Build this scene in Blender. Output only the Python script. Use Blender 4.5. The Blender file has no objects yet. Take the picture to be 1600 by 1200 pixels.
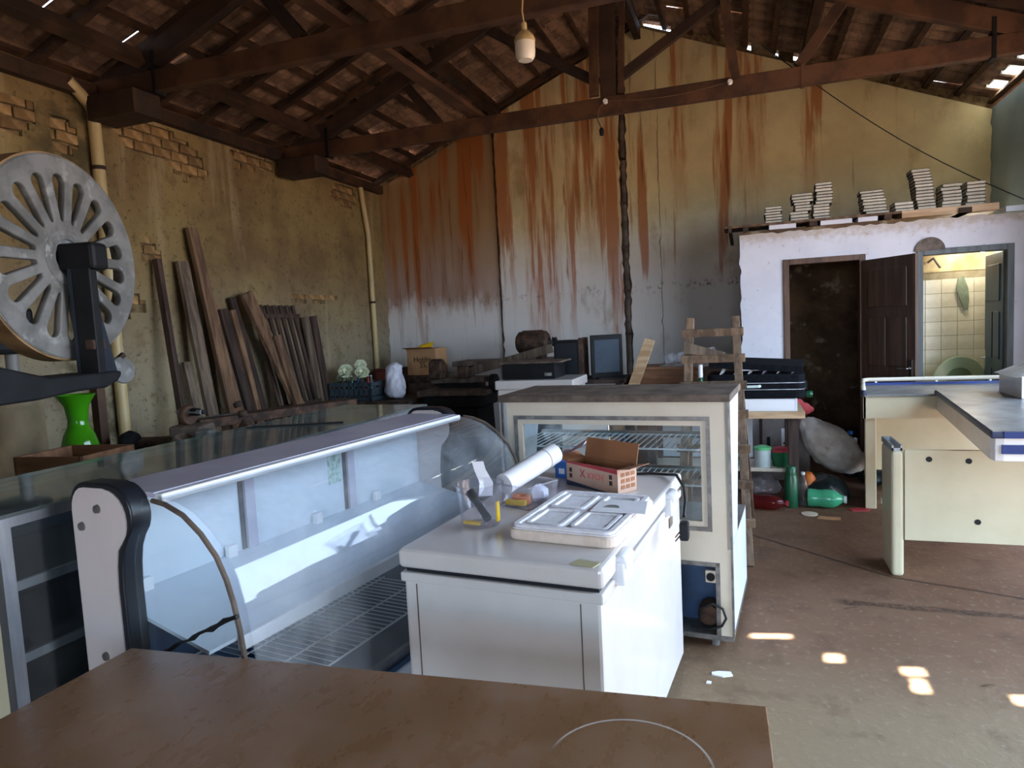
import bpy, bmesh, math, random
from mathutils import Vector, Matrix
random.seed(7)
R = math.radians
S = bpy.context.scene
C = bpy.context.collection

# ------------------------------------------------------------------ camera, world, sun, exposure
cam_d = bpy.data.cameras.new('camera'); cam = bpy.data.objects.new('camera', cam_d); C.objects.link(cam)
F_PX, PITCH, ROLL, YAW = 1065.0, R(4.9), R(2.9), R(19.0)
cam_d.sensor_width = 36; cam_d.lens = F_PX / 1600 * 36; cam_d.clip_start = .05; cam_d.clip_end = 300
fw = Vector((-math.sin(YAW)*math.cos(PITCH), math.cos(YAW)*math.cos(PITCH), -math.sin(PITCH)))
rt = Vector((math.cos(YAW), math.sin(YAW), 0)); up = rt.cross(fw)
r2 = rt*math.cos(ROLL) - up*math.sin(ROLL); u2 = rt*math.sin(ROLL) + up*math.cos(ROLL)
m = Matrix((r2, u2, -fw)).transposed().to_4x4(); m.translation = (0, 0, 1.6)
cam.matrix_world = m; S.camera = cam
def proj(p):
    v = Vector(p) - Vector((0, 0, 1.6)); d = v.dot(fw)
    if d < .1: return None
    return 800 + F_PX*v.dot(r2)/d, 600 - F_PX*v.dot(u2)/d, d

W = bpy.data.worlds.new('sky'); S.world = W; W.use_nodes = True
nt = W.node_tree; bgn = nt.nodes['Background']
tc = nt.nodes.new('ShaderNodeTexCoord'); sx = nt.nodes.new('ShaderNodeSeparateXYZ'); rp = nt.nodes.new('ShaderNodeValToRGB')
nt.links.new(tc.outputs['Generated'], sx.inputs[0]); nt.links.new(sx.outputs['Z'], rp.inputs[0]); nt.links.new(rp.outputs[0], bgn.inputs[0])
rp.color_ramp.elements[0].color = (.66, .81, 1, 1); rp.color_ramp.elements[1].color = (.42, .64, 1, 1)
bgn.inputs[1].default_value = 8.5
sun_d = bpy.data.lights.new('sun', 'SUN'); sun = bpy.data.objects.new('sun', sun_d); C.objects.link(sun)
SUN = Vector((.1, .45, 1))
sun.rotation_euler = SUN.to_track_quat('Z', 'Y').to_euler(); sun_d.energy = 60; sun_d.angle = R(.53); sun_d.color = (1, .93, .8)
def portal(name, loc, rot, sx_, sy_):
    d = bpy.data.lights.new(name, 'AREA'); d.shape = 'RECTANGLE'; d.size = sx_; d.size_y = sy_; d.cycles.is_portal = True
    o = bpy.data.objects.new(name, d); C.objects.link(o); o.location = loc; o.rotation_euler = rot
GATE_R = (1.3, 6.3, 3.1)      # gateway in the right wall: Y from, Y to, height
GATE_F = (-1.2, 1.3, 2.4)     # gateway in the wall behind the camera: X from, X to, height
portal('daylight_gate_right', (2.62, (GATE_R[0]+GATE_R[1])/2, GATE_R[2]/2), (R(90), 0, R(90)), GATE_R[1]-GATE_R[0], GATE_R[2])
portal('daylight_gate_front', ((GATE_F[0]+GATE_F[1])/2, -3.1, GATE_F[2]/2), (R(90), 0, R(0)), GATE_F[1]-GATE_F[0], GATE_F[2])
S.view_settings.view_transform = 'Standard'; S.view_settings.look = 'None'; S.view_settings.gamma = 1
S.view_settings.use_curve_mapping = False; S.view_settings.exposure = 0.52

# ------------------------------------------------------------------ materials
def lin(h):
    h = h.lstrip('#'); c = [int(h[i:i+2], 16)/255 for i in (0, 2, 4)]
    return tuple((x/12.92 if x <= .04045 else ((x+.055)/1.055)**2.4) for x in c) + (1,)
class NT:
    def __init__(s, name):
        s.m = bpy.data.materials.new(name); s.m.use_nodes = True; s.t = s.m.node_tree
        s.b = s.t.nodes['Principled BSDF']; s.out = s.t.nodes['Material Output']
        s.co = s.n('TexCoord')
    def n(s, k): return s.t.nodes.new('ShaderNode'+k)
    def l(s, a, b): s.t.links.new(a, b)
    def put(s, v, sock):
        if hasattr(v, 'is_output'): s.l(v, sock)
        else: sock.default_value = v
    def math(s, op, a, b=0.0, clamp=False):
        q = s.n('Math'); q.operation = op; q.use_clamp = clamp; s.put(a, q.inputs[0]); s.put(b, q.inputs[1]); return q.outputs[0]
    def pos(s, coords='Object'):
        return s.co.outputs[coords]
    def xyz(s, v):
        q = s.n('SeparateXYZ'); s.l(v, q.inputs[0]); return q.outputs
    def noise(s, scale, stretch=(1, 1, 1), detail=5, rough=.6, dist=0, coords='Object', off=(0, 0, 0)):
        mp = s.n('Mapping'); s.l(s.pos(coords), mp.inputs[0]); mp.inputs['Scale'].default_value = stretch; mp.inputs['Location'].default_value = off
        q = s.n('TexNoise'); s.l(mp.outputs[0], q.inputs['Vector']); q.inputs['Scale'].default_value = scale
        q.inputs['Detail'].default_value = detail; q.inputs['Roughness'].default_value = rough; q.inputs['Distortion'].default_value = dist
        return q.outputs[0]
    def step(s, v, lo, hi, a=0.0, b=1.0):
        q = s.n('MapRange'); s.put(v, q.inputs[0]); q.inputs[1].default_value = lo; q.inputs[2].default_value = hi
        q.inputs[3].default_value = a; q.inputs[4].default_value = b; q.interpolation_type = 'SMOOTHSTEP'; return q.outputs[0]
    def mix(s, f, a, b, mode='MIX'):
        q = s.n('Mix'); q.data_type = 'RGBA'; q.blend_type = mode
        s.put(f, q.inputs[0]); s.put(a, q.inputs[6]); s.put(b, q.inputs[7]); return q.outputs[2]
    def bump(s, h, strength=.3, dist=.01):
        q = s.n('Bump'); q.inputs['Strength'].default_value = strength; q.inputs['Distance'].default_value = dist
        s.l(h, q.inputs['Height']); s.l(q.outputs[0], s.b.inputs['Normal'])
    def done(s, col, rough=.6, metal=0):
        s.put(col, s.b.inputs['Base Color']); s.put(rough, s.b.inputs['Roughness']); s.b.inputs['Metallic'].default_value = metal
        return s.m
def pm(name, c1, c2=None, scale=6, stretch=(1, 1, 1), rough=.6, metal=0, bump=0, rnd=0, lo=.38, hi=.62, detail=6, rvar=0, spec=None, c3=None, s3=20):
    t = NT(name); a = lin(c1)
    nz = t.noise(scale, stretch, detail)
    col = t.mix(t.step(nz, lo, hi), a, lin(c2)) if c2 else a
    if c3: col = t.mix(t.step(t.noise(s3, stretch, 4, off=(3, 1, 2)), .56, .7), col, lin(c3))
    if rnd:
        oi = t.n('ObjectInfo'); v = t.step(oi.outputs['Random'], 0, 1, 1-rnd, 1+rnd)
        hs = t.n('HueSaturation'); t.put(col, hs.inputs['Color']); t.l(v, hs.inputs['Value']); col = hs.outputs[0]
    rr = rough
    if rvar: rr = t.step(t.noise(scale*1.7, stretch, 4, off=(5, 5, 5)), .35, .65, max(rough-rvar, .02), rough+rvar)
    if bump: t.bump(nz, bump, .008)
    if spec is not None: t.b.inputs['Specular IOR Level'].default_value = spec
    return t.done(col, rr, metal)
def glass_mat(name, tint=(1, 1, 1, 1), refl=.9, dirt=.0, dirtcol=(.6, .6, .58, 1), rough=.02):
    t = NT(name); t.t.nodes.remove(t.b)
    tr = t.n('BsdfTransparent'); tr.inputs[0].default_value = tint
    gl = t.n('BsdfGlossy'); gl.inputs['Roughness'].default_value = rough
    fr = t.n('Fresnel'); ge = t.n('NewGeometry'); t.l(t.step(ge.outputs['Backfacing'], 0, 1, 1.5, 1/1.5), fr.inputs[0])
    mx = t.n('MixShader'); t.l(t.math('MULTIPLY', fr.outputs[0], refl, True), mx.inputs[0]); t.l(tr.outputs[0], mx.inputs[1]); t.l(gl.outputs[0], mx.inputs[2])
    res = mx.outputs[0]
    if dirt:
        df = t.n('BsdfDiffuse'); df.inputs[0].default_value = dirtcol
        m2 = t.n('MixShader'); t.l(t.step(t.noise(5, (1, 1, 1), 6), .3, .8, dirt*.4, dirt*1.6), m2.inputs[0]); t.l(res, m2.inputs[1]); t.l(df.outputs[0], m2.inputs[2]); res = m2.outputs[0]
    t.l(res, t.out.inputs[0]); return t.m

M = {}
M['wood_dark'] = pm('old_dark_timber', '#3c281b', '#281a11', 3, (1, 1, 1), .75, bump=.25, rnd=.25)
M['wood_red'] = pm('red_brown_timber', '#5a3c26', '#3b2517', 3, (1, 1, 1), .7, bump=.2, rnd=.15)
M['rafter'] = pm('roof_rafter_timber', '#46301f', '#2c1d12', 4, (1, 1, 1), .8, bump=.25, rnd=.3)
M['batten'] = pm('roof_batten_timber', '#50361f', '#352215', 5, (1, 1, 1), .8, bump=.2, rnd=.3)
M['tile'] = pm('clay_roof_tile', '#93745c', '#6a5140', 9, (1, .25, 1), .85, bump=.3, rnd=.3, c3='#5a4438', s3=14)
M['tile_glass'] = None
M['plank_grey'] = pm('weathered_plank', '#7d6c5a', '#54463a', 3, (6, 6, .4), .8, bump=.25, rnd=.25)
M['plank_brown'] = pm('brown_plank', '#83664b', '#5a4230', 3, (6, 6, .4), .8, bump=.25, rnd=.2)
M['plank_dark'] = pm('dark_plank', '#4f3c33', '#33261f', 3, (6, 6, .4), .8, bump=.25, rnd=.2)
M['ladder'] = pm('ladder_wood', '#7d6650', '#544232', 4, (5, 5, .6), .75, bump=.3, rnd=.15)
M['board_wood'] = pm('raw_board', '#c8a883', '#a98660', 4, (.5, 5, 5), .6)
M['crate_wood'] = pm('orange_pine', '#8f6242', '#6d482e', 3, (.5, 5, 5), .6, bump=.1)
M['brick'] = pm('tan_brick', '#ab8a5c', '#86683f', 9, (1, 1, 1), .9, bump=.5, rnd=.25)
M['mortar'] = pm('mortar', '#85714f', '#5f4d34', 14, (1, 1, 1), .95, bump=.4)
M['black'] = pm('black_plastic', '#101011', '#1a1a1c', 6, rough=.6, spec=.25)
M['black_satin'] = pm('black_rubber', '#1d2026', None, rough=.35)
M['iron'] = pm('grey_cast_iron', '#85837e', '#65645f', 5, (1, 1, 1), .55, .05, bump=.15, c3='#a09f9a', s3=9)
M['iron_dark'] = pm('dark_cast_iron', '#1b1c1e', '#111214', 6, rough=.6, metal=0, bump=.15, spec=.3)
M['iron_rust'] = pm('rusty_iron', '#5d4434', '#35271f', 12, rough=.8, metal=.2, bump=.4)
M['tyre'] = pm('wheel_tyre', '#a68358', '#7c5d3c', 6, rough=.7, bump=.2)
M['guard_blue'] = pm('blue_black_guard', '#232c38', '#1a212b', 4, rough=.5)
M['white_enamel'] = pm('white_enamel', '#ddd6d0', '#d2cac3', 2.5, rough=.18, lo=.3, hi=.75)
M['cream'] = pm('cream_laminate', '#dccfba', '#d0c2ab', 3, rough=.35, lo=.3, hi=.8)
M['cream2'] = pm('cream_counter_laminate', '#c6bc9e', '#b9ae8f', 3, rough=.35, lo=.3, hi=.8)
M['pink_white'] = pm('off_white_panel', '#ddd0cb', '#d4c6c0', 3, rough=.4, lo=.3, hi=.8)
M['white'] = pm('white_plastic', '#e8e8ea', None, rough=.35)
M['offwhite_steel'] = pm('white_painted_steel', '#dfe6ee', '#cfd8e2', 3, rough=.3, lo=.3, hi=.8)
M['alu'] = pm('aluminium', '#b7bcc2', '#989da4', 8, (1, 1, .2), .32, .85)
M['alu_dull'] = pm('dull_metal_strip', '#8c8781', '#6f6a66', 14, rough=.4, metal=.6)
M['chrome'] = pm('chrome', '#d8d8d8', None, rough=.12, metal=1)
M['wire_white'] = pm('white_wire', '#dfe6ea', None, rough=.35)
M['lavender'] = pm('grey_lavender_sheet', '#c6c2d0', '#b4b0c0', 3, rough=.4)
M['interior_blue'] = pm('dark_blue_interior', '#3d5c84', '#30496a', 3, rough=.4)
M['case_dark'] = pm('dark_case_interior', '#2b3542', '#222a35', 3, rough=.4)
M['table'] = None
M['blue_trim'] = pm('blue_trim', '#1d3370', '#182a5e', 5, rough=.35)
M['navy_rubber'] = pm('navy_rubber_edge', '#1d2640', None, rough=.4)
M['counter_top'] = pm('worn_steel_top', '#7d7a76', '#65625e', 5, rough=.34, metal=.15, rvar=.06)
M['green_glaze'] = pm('green_glaze', '#429414', '#38830f', 3, rough=.08)
M['pvc'] = pm('cream_pvc', '#d3bd8b', '#bfa874', 5, (1, 1, .3), .4)
M['bulb'] = pm('bulb_glass', '#efe6d0', None, rough=.25)
M['cardboard'] = pm('cardboard', '#b98c62', '#a87a52', 5, rough=.8)
M['cardboard_in'] = pm('cardboard_inside', '#a06b45', '#8e5d3b', 5, rough=.8)
M['cardboard_pink'] = pm('printed_carton', '#bd9c88', '#b3917c', 5, rough=.6)
M['eps'] = pm('white_foam', '#eeeaec', '#e3dedd', 40, rough=.8, bump=.25)
M['eps_edge'] = pm('foam_edge', '#ead7c6', '#e2ccb9', 30, rough=.8, bump=.3)
M['paper'] = pm('paper', '#ece8e8', '#e2dede', 6, rough=.7)
M['paper_pink'] = pm('pink_paper', '#d9b9c4', '#cda9b8', 6, rough=.6)
M['page'] = pm('old_pages', '#d9d2bf', '#beb59f', 30, (1, 1, 8), .85, rnd=.14)
M['cover'] = pm('dark_book_cover', '#3a352f', '#2a2622', 8, rough=.7, rnd=.3)
M['yellow'] = pm('yellow_plastic', '#e5b920', None, rough=.4)
M['orange'] = pm('orange_plastic', '#d9772b', '#c45f22', 4, rough=.4)
M['red'] = pm('red_plastic', '#b3323a', '#93242e', 4, rough=.45)
M['coral'] = pm('coral_cloth', '#df5f5a', '#c94c4c', 9, rough=.8, bump=.3)
M['blue'] = pm('blue_print', '#2f6cb8', '#2760a8', 4, rough=.5)
M['green_dark'] = pm('dark_green_plastic', '#1f5a3c', '#174a30', 4, rough=.3)
M['green_pot'] = pm('green_pot', '#1f6b44', '#195a38', 4, rough=.35)
M['mint'] = pm('mint_plastic', '#6fcf8a', None, rough=.35)
M['milky'] = pm('milky_plastic', '#cfdcd9', '#c2d0cc', 5, rough=.35)
M['jade'] = pm('jade_bottle', '#4fae80', '#3f9a70', 4, rough=.15)
M['toilet'] = pm('pale_green_ceramic', '#b9cba4', '#aec09a', 4, rough=.15)
M['wtile'] = pm('cream_wall_tile', '#e8e3cd', '#dbd4ba', 5, rough=.2, rnd=.05)
M['grout'] = pm('tile_grout', '#a59a80', '#8f8468', 10, rough=.9)
M['sack'] = pm('white_woven_sack', '#d6d0c8', '#b8ada0', 5, rough=.6, bump=.5, c3='#9a7a58', s3=4)
M['bag_white'] = pm('white_plastic_bag', '#e4e4ee', '#cfcfdd', 9, rough=.4, bump=.5)
M['bag_dark'] = pm('dark_plastic_bag', '#1e2b2c', '#121b1c', 9, rough=.3, bump=.5)
M['suit'] = pm('black_suitcase_cloth', '#0c0d11', '#14161b', 30, rough=.9, bump=.2, spec=.15)
M['lilac'] = pm('lilac_paper', '#c9bfd6', '#b3a8c4', 8, rough=.6)
M['screen'] = pm('dark_screen', '#4a5560', '#3f4954', 2, rough=.15)
M['wire_brown'] = pm('old_wire', '#6b4c36', None, rough=.7)
M['wire_black'] = pm('black_cable', '#1a1a1c', None, rough=.4)
M['door_wood'] = pm('varnished_door', '#5a4436', '#433228', 4, (6, 6, .4), .45, bump=.1)
M['frame_wood'] = pm('door_frame_wood', '#6a4c3a', '#503828', 5, (4, 4, .5), .6, bump=.15)
M['frame_grey'] = pm('grey_door_paint', '#5f6463', '#4d5251', 5, (4, 4, .5), .55, bump=.1)
M['leaf_blue'] = pm('blue_grey_door', '#3f5a68', '#364e5b', 5, (4, 4, .5), .5)
M['petal'] = pm('cream_petals', '#dfe0c4', '#c6cfa8', 9, rough=.7)
M['crate'] = pm('dark_green_crate', '#4a5860', '#3d4a52', 5, rough=.5)
M['dust'] = pm('dusty_metal', '#726255', '#4e4238', 8, rough=.7, metal=.1, bump=.3)
M['film'] = glass_mat('clear_film', (.93, .93, .95, 1), 1.6, .18, (.9, .88, .9, 1), .12)
M['tub'] = glass_mat('clear_tub_plastic', (.96, .96, .98, 1), 1.0, .035, (.85, .84, .86, 1), .06)
M['glass'] = glass_mat('pane_glass', (.95, .98, .98, 1), .9, .02, (.75, .78, .8, 1))
M['glass_curved'] = glass_mat('curved_glass', (.95, .97, .98, 1), 1.0, .09, (.8, .82, .84, 1))
M['glass_dusty'] = glass_mat('dusty_glass', (.8, .9, .88, 1), 1.3, .22, (.42, .47, .45, 1), .05)
M['glass_edge'] = pm('glass_edge', '#4f7c78', '#3d6663', 6, rough=.2)
M['bottle_clear'] = glass_mat('clear_bottle', (.85, .87, .85, 1), 1.0, .08)
M['bottle_red'] = glass_mat('red_drink_bottle', (.75, .2, .18, 1), 1.0, .2, (.28, .04, .04, 1))
t = NT('translucent_roof_tile'); tl = t.n('BsdfTranslucent'); tl.inputs[0].default_value = (.9, .88, .8, 1); t.l(tl.outputs[0], t.out.inputs[0]); M['tile_glass'] = t.m

# table laminate with a faint round ring left by a pot
t = NT('brown_table_laminate'); p = t.xyz(t.pos())
def ring(cx, cy, r, w):
    dx = t.math('SUBTRACT', p['X'], cx); dy = t.math('SUBTRACT', p['Y'], cy)
    d = t.math('SQRT', t.math('ADD', t.math('MULTIPLY', dx, dx), t.math('MULTIPLY', dy, dy)))
    return t.step(t.math('ABSOLUTE', t.math('SUBTRACT', d, r)), 0, w, 1, 0), t.step(d, r-.02, r, 1, 0), dy
rg, inside, dy = ring(-.225, 1.225, .158, .004)
rg = t.math('MULTIPLY', rg, t.step(dy, .0, .09))
n1 = t.noise(3.5, (1, 1, 1), 7); n2 = t.noise(16, (1, .5, 1), 6, off=(4, 2, 1)); n3 = t.noise(60, (1, 3, 1), 4, off=(1, 7, 1))
col = t.mix(t.step(n1, .35, .65), lin('#7d5a3c'), lin('#8a664a'))
col = t.mix(t.math('MULTIPLY', t.step(n2, .4, .75), t.step(n1, .42, .6, .1, .4)), col, lin('#9d8472'))
col = t.mix(t.math('MULTIPLY', t.step(n3, .64, .72), .3), col, lin('#4a3220'))
col = t.mix(t.math('MULTIPLY', inside, .22), col, lin('#9a7a5c'))
col = t.mix(t.math('MULTIPLY', rg, .85), col, lin('#d8cfc4'))
t.bump(n2, .03, .004)
M['table'] = t.done(col, t.step(n2, .3, .7, .24, .36)); M['table_edge'] = pm('table_edge', '#6b4a30', '#5a3c26', 4, rough=.5)

# floor: red-brown earth-stained concrete
t = NT('stained_concrete_floor'); p = t.xyz(t.pos())
n1 = t.noise(.7, detail=7); n2 = t.noise(4, detail=8, off=(3, 4, 0)); n3 = t.noise(30, detail=5, off=(9, 1, 0))
col = t.mix(t.step(n1, .35, .65), lin('#6c4f3b'), lin('#785b46'))
far = t.step(t.math('ADD', p['Y'], t.math('MULTIPLY', n1, 1.2)), 2.9, 4.4)
col = t.mix(t.math('MULTIPLY', t.step(far, 0, 1, 1, 0), .75), col, lin('#8b7a5f'))
col = t.mix(t.math('MULTIPLY', t.step(n2, .5, .72), .5), col, lin('#503a2c'))
col = t.mix(t.math('MULTIPLY', t.step(n3, .55, .72), .45), col, lin('#9a8b78'))
def crack(ax, ay, bx, by, w, wob):
    L = math.hypot(bx-ax, by-ay); ux, uy = (bx-ax)/L, (by-ay)/L
    dx = t.math('SUBTRACT', p['X'], ax); dy = t.math('SUBTRACT', p['Y'], ay)
    al = t.math('ADD', t.math('MULTIPLY', dx, ux), t.math('MULTIPLY', dy, uy))
    ac = t.math('ADD', t.math('MULTIPLY', dx, -uy), t.math('MULTIPLY', dy, ux))
    ac = t.math('ADD', ac, t.math('MULTIPLY', t.math('SUBTRACT', n2, .5), wob))
    k = t.step(t.math('ABSOLUTE', ac), w*.3, w, 1, 0)
    return t.math('MULTIPLY', k, t.math('MULTIPLY', t.step(al, -.05, .05), t.step(al, L-.05, L+.05, 1, 0)))
ck = t.math('MAXIMUM', crack(-.2, 5.3, .8, 4.42, .018, .06), crack(.8, 4.42, 2.5, 3.85, .018, .06))
ck = t.math('MAXIMUM', ck, t.math('MULTIPLY', crack(.45, 3.99, 2.2, 3.93, .05, .16), t.step(n3, .3, .6)))
ck = t.math('MAXIMUM', ck, crack(-1.5, 6.5, 2.2, 6.2, .015, .08))
col = t.mix(t.math('MULTIPLY', ck, .8), col, lin('#32221a'))
hb = t.math('SUBTRACT', t.math('ADD', n3, n2), t.math('MULTIPLY', ck, .9)); t.bump(hb, .35, .012)
t.b.inputs['Specular IOR Level'].default_value = .25
M['floor'] = t.done(col, t.step(n2, .3, .7, .6, .85))

# back wall plaster with rust run-off
def stained(name, amount, base='#cfc6a8', seed=0, soak=0, bands=()):
    t = NT(name); p = t.xyz(t.pos())
    a = t.noise(4.6, (1, 1, .06), 5, .5, off=(seed, 0, seed)); b = t.noise(15, (1, 1, .05), 5, .6, off=(seed+2, 0, 1)); c = t.noise(2.2, (1, 1, 1), 8, off=(0, 0, seed)); d = t.noise(26, (1, 1, 1), 5); w = t.noise(9, (1, 1, .25), 4, off=(seed, 2, 0))
    col = t.mix(t.step(c, .35, .65), lin(base), lin('#cdbb8c'))
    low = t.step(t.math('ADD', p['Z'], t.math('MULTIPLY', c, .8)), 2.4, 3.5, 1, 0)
    col = t.mix(t.math('MULTIPLY', low, .75), col, lin('#e2e1e4'))  # lower wall paler and bluish: daylight from the gateways put into the colour
    if soak:
        sk = t.step(t.math('ADD', p['Z'], t.math('MULTIPLY', t.math('SUBTRACT', w, .5), .7)), 1.75, 2.1)
        col = t.mix(t.math('MULTIPLY', sk, t.step(a, .3, .6, soak*.75, soak)), col, lin('#86501f'))
    topw = t.step(t.math('ADD', p['Z'], t.math('MULTIPLY', a, 1.6)), 1.7, 3.9, .15, 1)
    k = t.math('MULTIPLY', t.step(t.math('ADD', a, t.math('MULTIPLY', t.math('SUBTRACT', topw, .8), .16)), .56-amount, .63-amount), topw)
    for x0, hw, zl in bands:
        u = t.math('ABSOLUTE', t.math('SUBTRACT', t.math('ADD', p['X'], t.math('MULTIPLY', t.math('SUBTRACT', w, .5), .16)), x0))
        bd = t.math('MULTIPLY', t.step(u, hw*.5, hw, 1, 0), t.step(t.math('ADD', p['Z'], t.math('MULTIPLY', t.math('SUBTRACT', b, .5), 4.0)), zl-.5, zl+.5))
        k = t.math('MAXIMUM', k, t.math('MULTIPLY', bd, t.step(b, .42, .56, 1, .25)))
    col = t.mix(t.math('MULTIPLY', k, .82), col, lin('#a5581a'))
    k2 = t.math('MULTIPLY', t.step(b, .58-amount*.4, .64-amount*.4), t.math('MULTIPLY', t.step(a, .42-amount, .6-amount), topw))
    col = t.mix(t.math('MULTIPLY', k2, .65), col, lin('#6b3812'))
    k3 = t.step(t.noise(2.6, (1, 1, .5), 7, off=(8, 0, seed)), .56, .72)
    col = t.mix(t.math('MULTIPLY', k3, .5), col, lin('#8d6a3a'))
    hz = t.step(t.math('ABSOLUTE', t.math('SUBTRACT', p['Z'], t.math('ADD', 1.83, t.math('MULTIPLY', c, .3)))), 0, .09, 1, 0)
    col = t.mix(t.math('MULTIPLY', hz, t.math('MULTIPLY', t.step(d, .5, .64), t.step(w, .42, .6, 0, .75))), col, lin('#4d3826'))
    t.bump(t.math('ADD', c, t.math('MULTIPLY', d, .4)), .3, .02)
    return t.done(col, .85)
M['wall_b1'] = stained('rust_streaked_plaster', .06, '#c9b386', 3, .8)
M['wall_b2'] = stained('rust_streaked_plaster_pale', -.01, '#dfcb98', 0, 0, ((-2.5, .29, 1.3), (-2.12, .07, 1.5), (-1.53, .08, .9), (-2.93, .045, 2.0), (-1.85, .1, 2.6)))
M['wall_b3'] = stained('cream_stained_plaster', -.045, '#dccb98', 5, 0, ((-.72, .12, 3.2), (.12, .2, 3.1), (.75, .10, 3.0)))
# left wall old render
t = NT('old_cement_render'); p = t.xyz(t.pos())
c = t.noise(1.1, detail=8); d = t.noise(5, detail=7, off=(1, 2, 3)); e = t.noise(24, detail=5); v = t.noise(4, (1, 1, .12), 5, off=(0, 3, 0))
col = t.mix(t.step(c, .35, .65), lin('#96804f'), lin('#775f3d'))
col = t.mix(t.math('MULTIPLY', t.step(p['Z'], 1.2, 2.6, 1, 0), .6), col, lin('#a09883'))  # greyer lower half: cool light against warm bounce, painted into the render
col = t.mix(t.math('MULTIPLY', t.step(d, .5, .7), .55), col, lin('#6b5534'))
col = t.mix(t.math('MULTIPLY', t.step(v, .56, .68), .4), col, lin('#b6a47c'))
col = t.mix(t.math('MULTIPLY', t.step(e, .56, .7), .6), col, lin('#46351f'))
pipe_band = t.step(t.math('ABSOLUTE', t.math('SUBTRACT', p['Y'], 4.02)), .12, .42, 1, 0)
col = t.mix(t.math('MULTIPLY', pipe_band, t.math('MULTIPLY', t.step(d, .38, .6), .8)), col, lin('#4a4426'))
t.bump(t.math('ADD', d, t.math('MULTIPLY', e, .5)), .5, .02)
M['render'] = t.done(col, .9)
t = NT('whitewash'); c = t.noise(1.5, detail=8); e = t.noise(18, detail=6, off=(2, 2, 2)); p = t.xyz(t.pos())
col = t.mix(t.step(c, .35, .7), lin('#dedbe0'), lin('#cfccd2'))
col = t.mix(t.math('MULTIPLY', t.step(e, .62, .75), .5), col, lin('#9a8c78'))
col = t.mix(t.math('MULTIPLY', t.step(t.math('ADD', p['Z'], t.math('MULTIPLY', e, .25)), 2.38, 2.52), .6), col, lin('#a98f6a'))
t.bump(t.math('ADD', c, t.math('MULTIPLY', e, .3)), .25, .015); M['whitewash'] = t.done(col, .85)
M['greywash'] = pm('grey_blue_wall', '#9fb0b4', '#8fa2a8', 1.5, rough=.85, bump=.2)
M['dirty_plaster'] = pm('brown_dirty_plaster', '#6e543a', '#4a3624', 2.2, rough=.9, bump=.4, c3='#95836a', s3=5)
M['soil'] = pm('red_soil', '#6e5746', '#5e4838', .6, rough=.95)

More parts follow.
